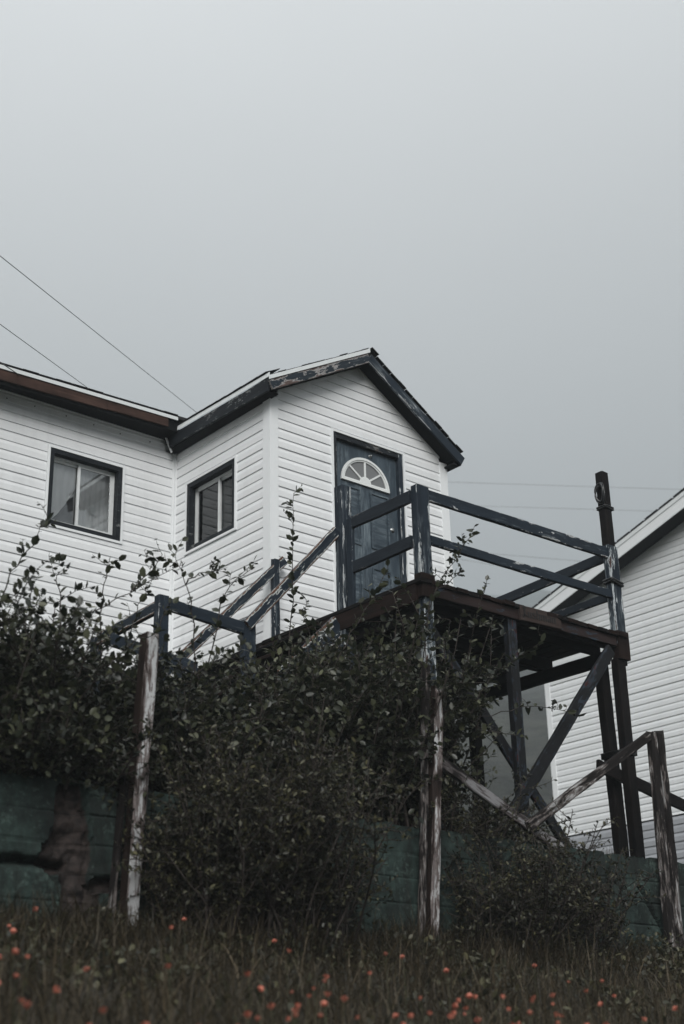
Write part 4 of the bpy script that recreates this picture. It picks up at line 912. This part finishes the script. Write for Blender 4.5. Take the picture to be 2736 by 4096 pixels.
# weeds crowding the wall foot
k = 30000; Pw = np.stack([NPR.uniform(-7.8, 4.2, k), -2.74 - NPR.exponential(.9, k), np.zeros(k)], 1)
cl_ = np.array([noise.noise(Vector((p[0] * 1.3, p[1] * 1.3, 13))) for p in Pw]); Pw = Pw[cl_ > -.15]; cl_ = cl_[cl_ > -.15]; k = len(Pw)
Pw[:, 2] = [ground_z(p[0], p[1]) for p in Pw]; Pw[:, 2] += NPR.uniform(0, 1, k) * (.10 + .45 * np.clip(cl_, 0, 1))
o = leaves_mesh('weeds', Pw, rand_unit(k) + np.array([0, 0, .5]), rand_unit(k) * .7 + np.array([0, 0, 1]), NPR.uniform(.02, .06, k), np.clip(NPR.beta(1.3, 3.4, k), 0, 1), M['leaf_b'], None, False)
tag(o, 'low dark weeds crowding the foot of the green wall', 'weeds', None, 'stuff')

# orange flowers: one of each kind, then copies
def flower_mesh(i):
    V = [(0, 0, 0)]; F = []; n_ = 14; r_ = .0110
    for j in range(n_ * 2):
        a = j * math.pi / n_; q = r_ * (1 if j % 2 else .72) * RND.uniform(.85, 1.1); V.append((q * math.cos(a), q * math.sin(a), .004 + RND.uniform(-.002, .003)))
    k = len(V)
    for j in range(n_): a = j * 2 * math.pi / n_ + .1; V.append((r_ * .55 * math.cos(a), r_ * .55 * math.sin(a), .009))
    V.append((0, 0, .007)); V.append((0, 0, -.008))
    for j in range(n_ * 2): F.append((0, 1 + j, 1 + (j + 1) % (n_ * 2))); F.append((len(V) - 1, 1 + (j + 1) % (n_ * 2), 1 + j)) if j % 2 == 0 else None
    for j in range(n_): F.append((len(V) - 2, k + j, k + (j + 1) % n_))
    me = bpy.data.meshes.new('flower_head'); me.from_pydata(V, [], [f for f in F if f]); me.materials.append(M['petal']); return me
HEADS = [flower_mesh(i) for i in range(4)]
def stem_mesh(h):
    pts = [(0, 0, -.03), (.01, .004, h * .4), (.004, .014, h * .75), (.0, .0, h)]; Vv, Ff = tube_arrays([(pts, [.0016, .0015, .0013, .0012])])
    me = bpy.data.meshes.new('flower_stem'); me.from_pydata(Vv, [], Ff); me.materials.append(M['flower_stem']); return me
STEMS = [(h, stem_mesh(h)) for h in (.24, .29, .34, .39)]
cnt = 0; tries = 0
while cnt < 290 and tries < 6000:
    tries += 1; D = 5.0 + 4.8 * NPR.beta(1.2, 3.4); az2 = math.radians(NPR.uniform(34, 66)); x, y = CAM.x + D * math.cos(az2), CAM.y + D * math.sin(az2)
    if y > -3.0: continue
    right = (66 - math.degrees(az2)) / 32; dens = (.12 + 1.1 * right ** 1.6) * (.4 + 1.2 * max(0, noise.noise(Vector((x * 1.1, y * 1.1, 21))) + .35))
    if NPR.random() > dens: continue
    h, sm = STEMS[NPR.integers(4)]; st = bpy.data.objects.new('orange_flower', sm); COL.objects.link(st); st.matrix_basis = Matrix.Translation((x, y, ground_z(x, y))) @ Matrix.Rotation(NPR.uniform(0, 6.28), 4, 'Z')
    tag(st, 'small orange flower on a thin stem in the bank grass', 'flower', 'orange flowers in the grass'); ROOTM[st.name] = st.matrix_basis.copy()
    hd_ = bpy.data.objects.new('flower_head', HEADS[NPR.integers(4)]); COL.objects.link(hd_)
    hd_.matrix_basis = st.matrix_basis @ Matrix.Translation((0, 0, h)) @ Matrix.Rotation(NPR.uniform(.1, .9), 4, 'X') @ Matrix.Scale(NPR.uniform(.85, 1.75), 4); adopt(hd_, st); cnt += 1
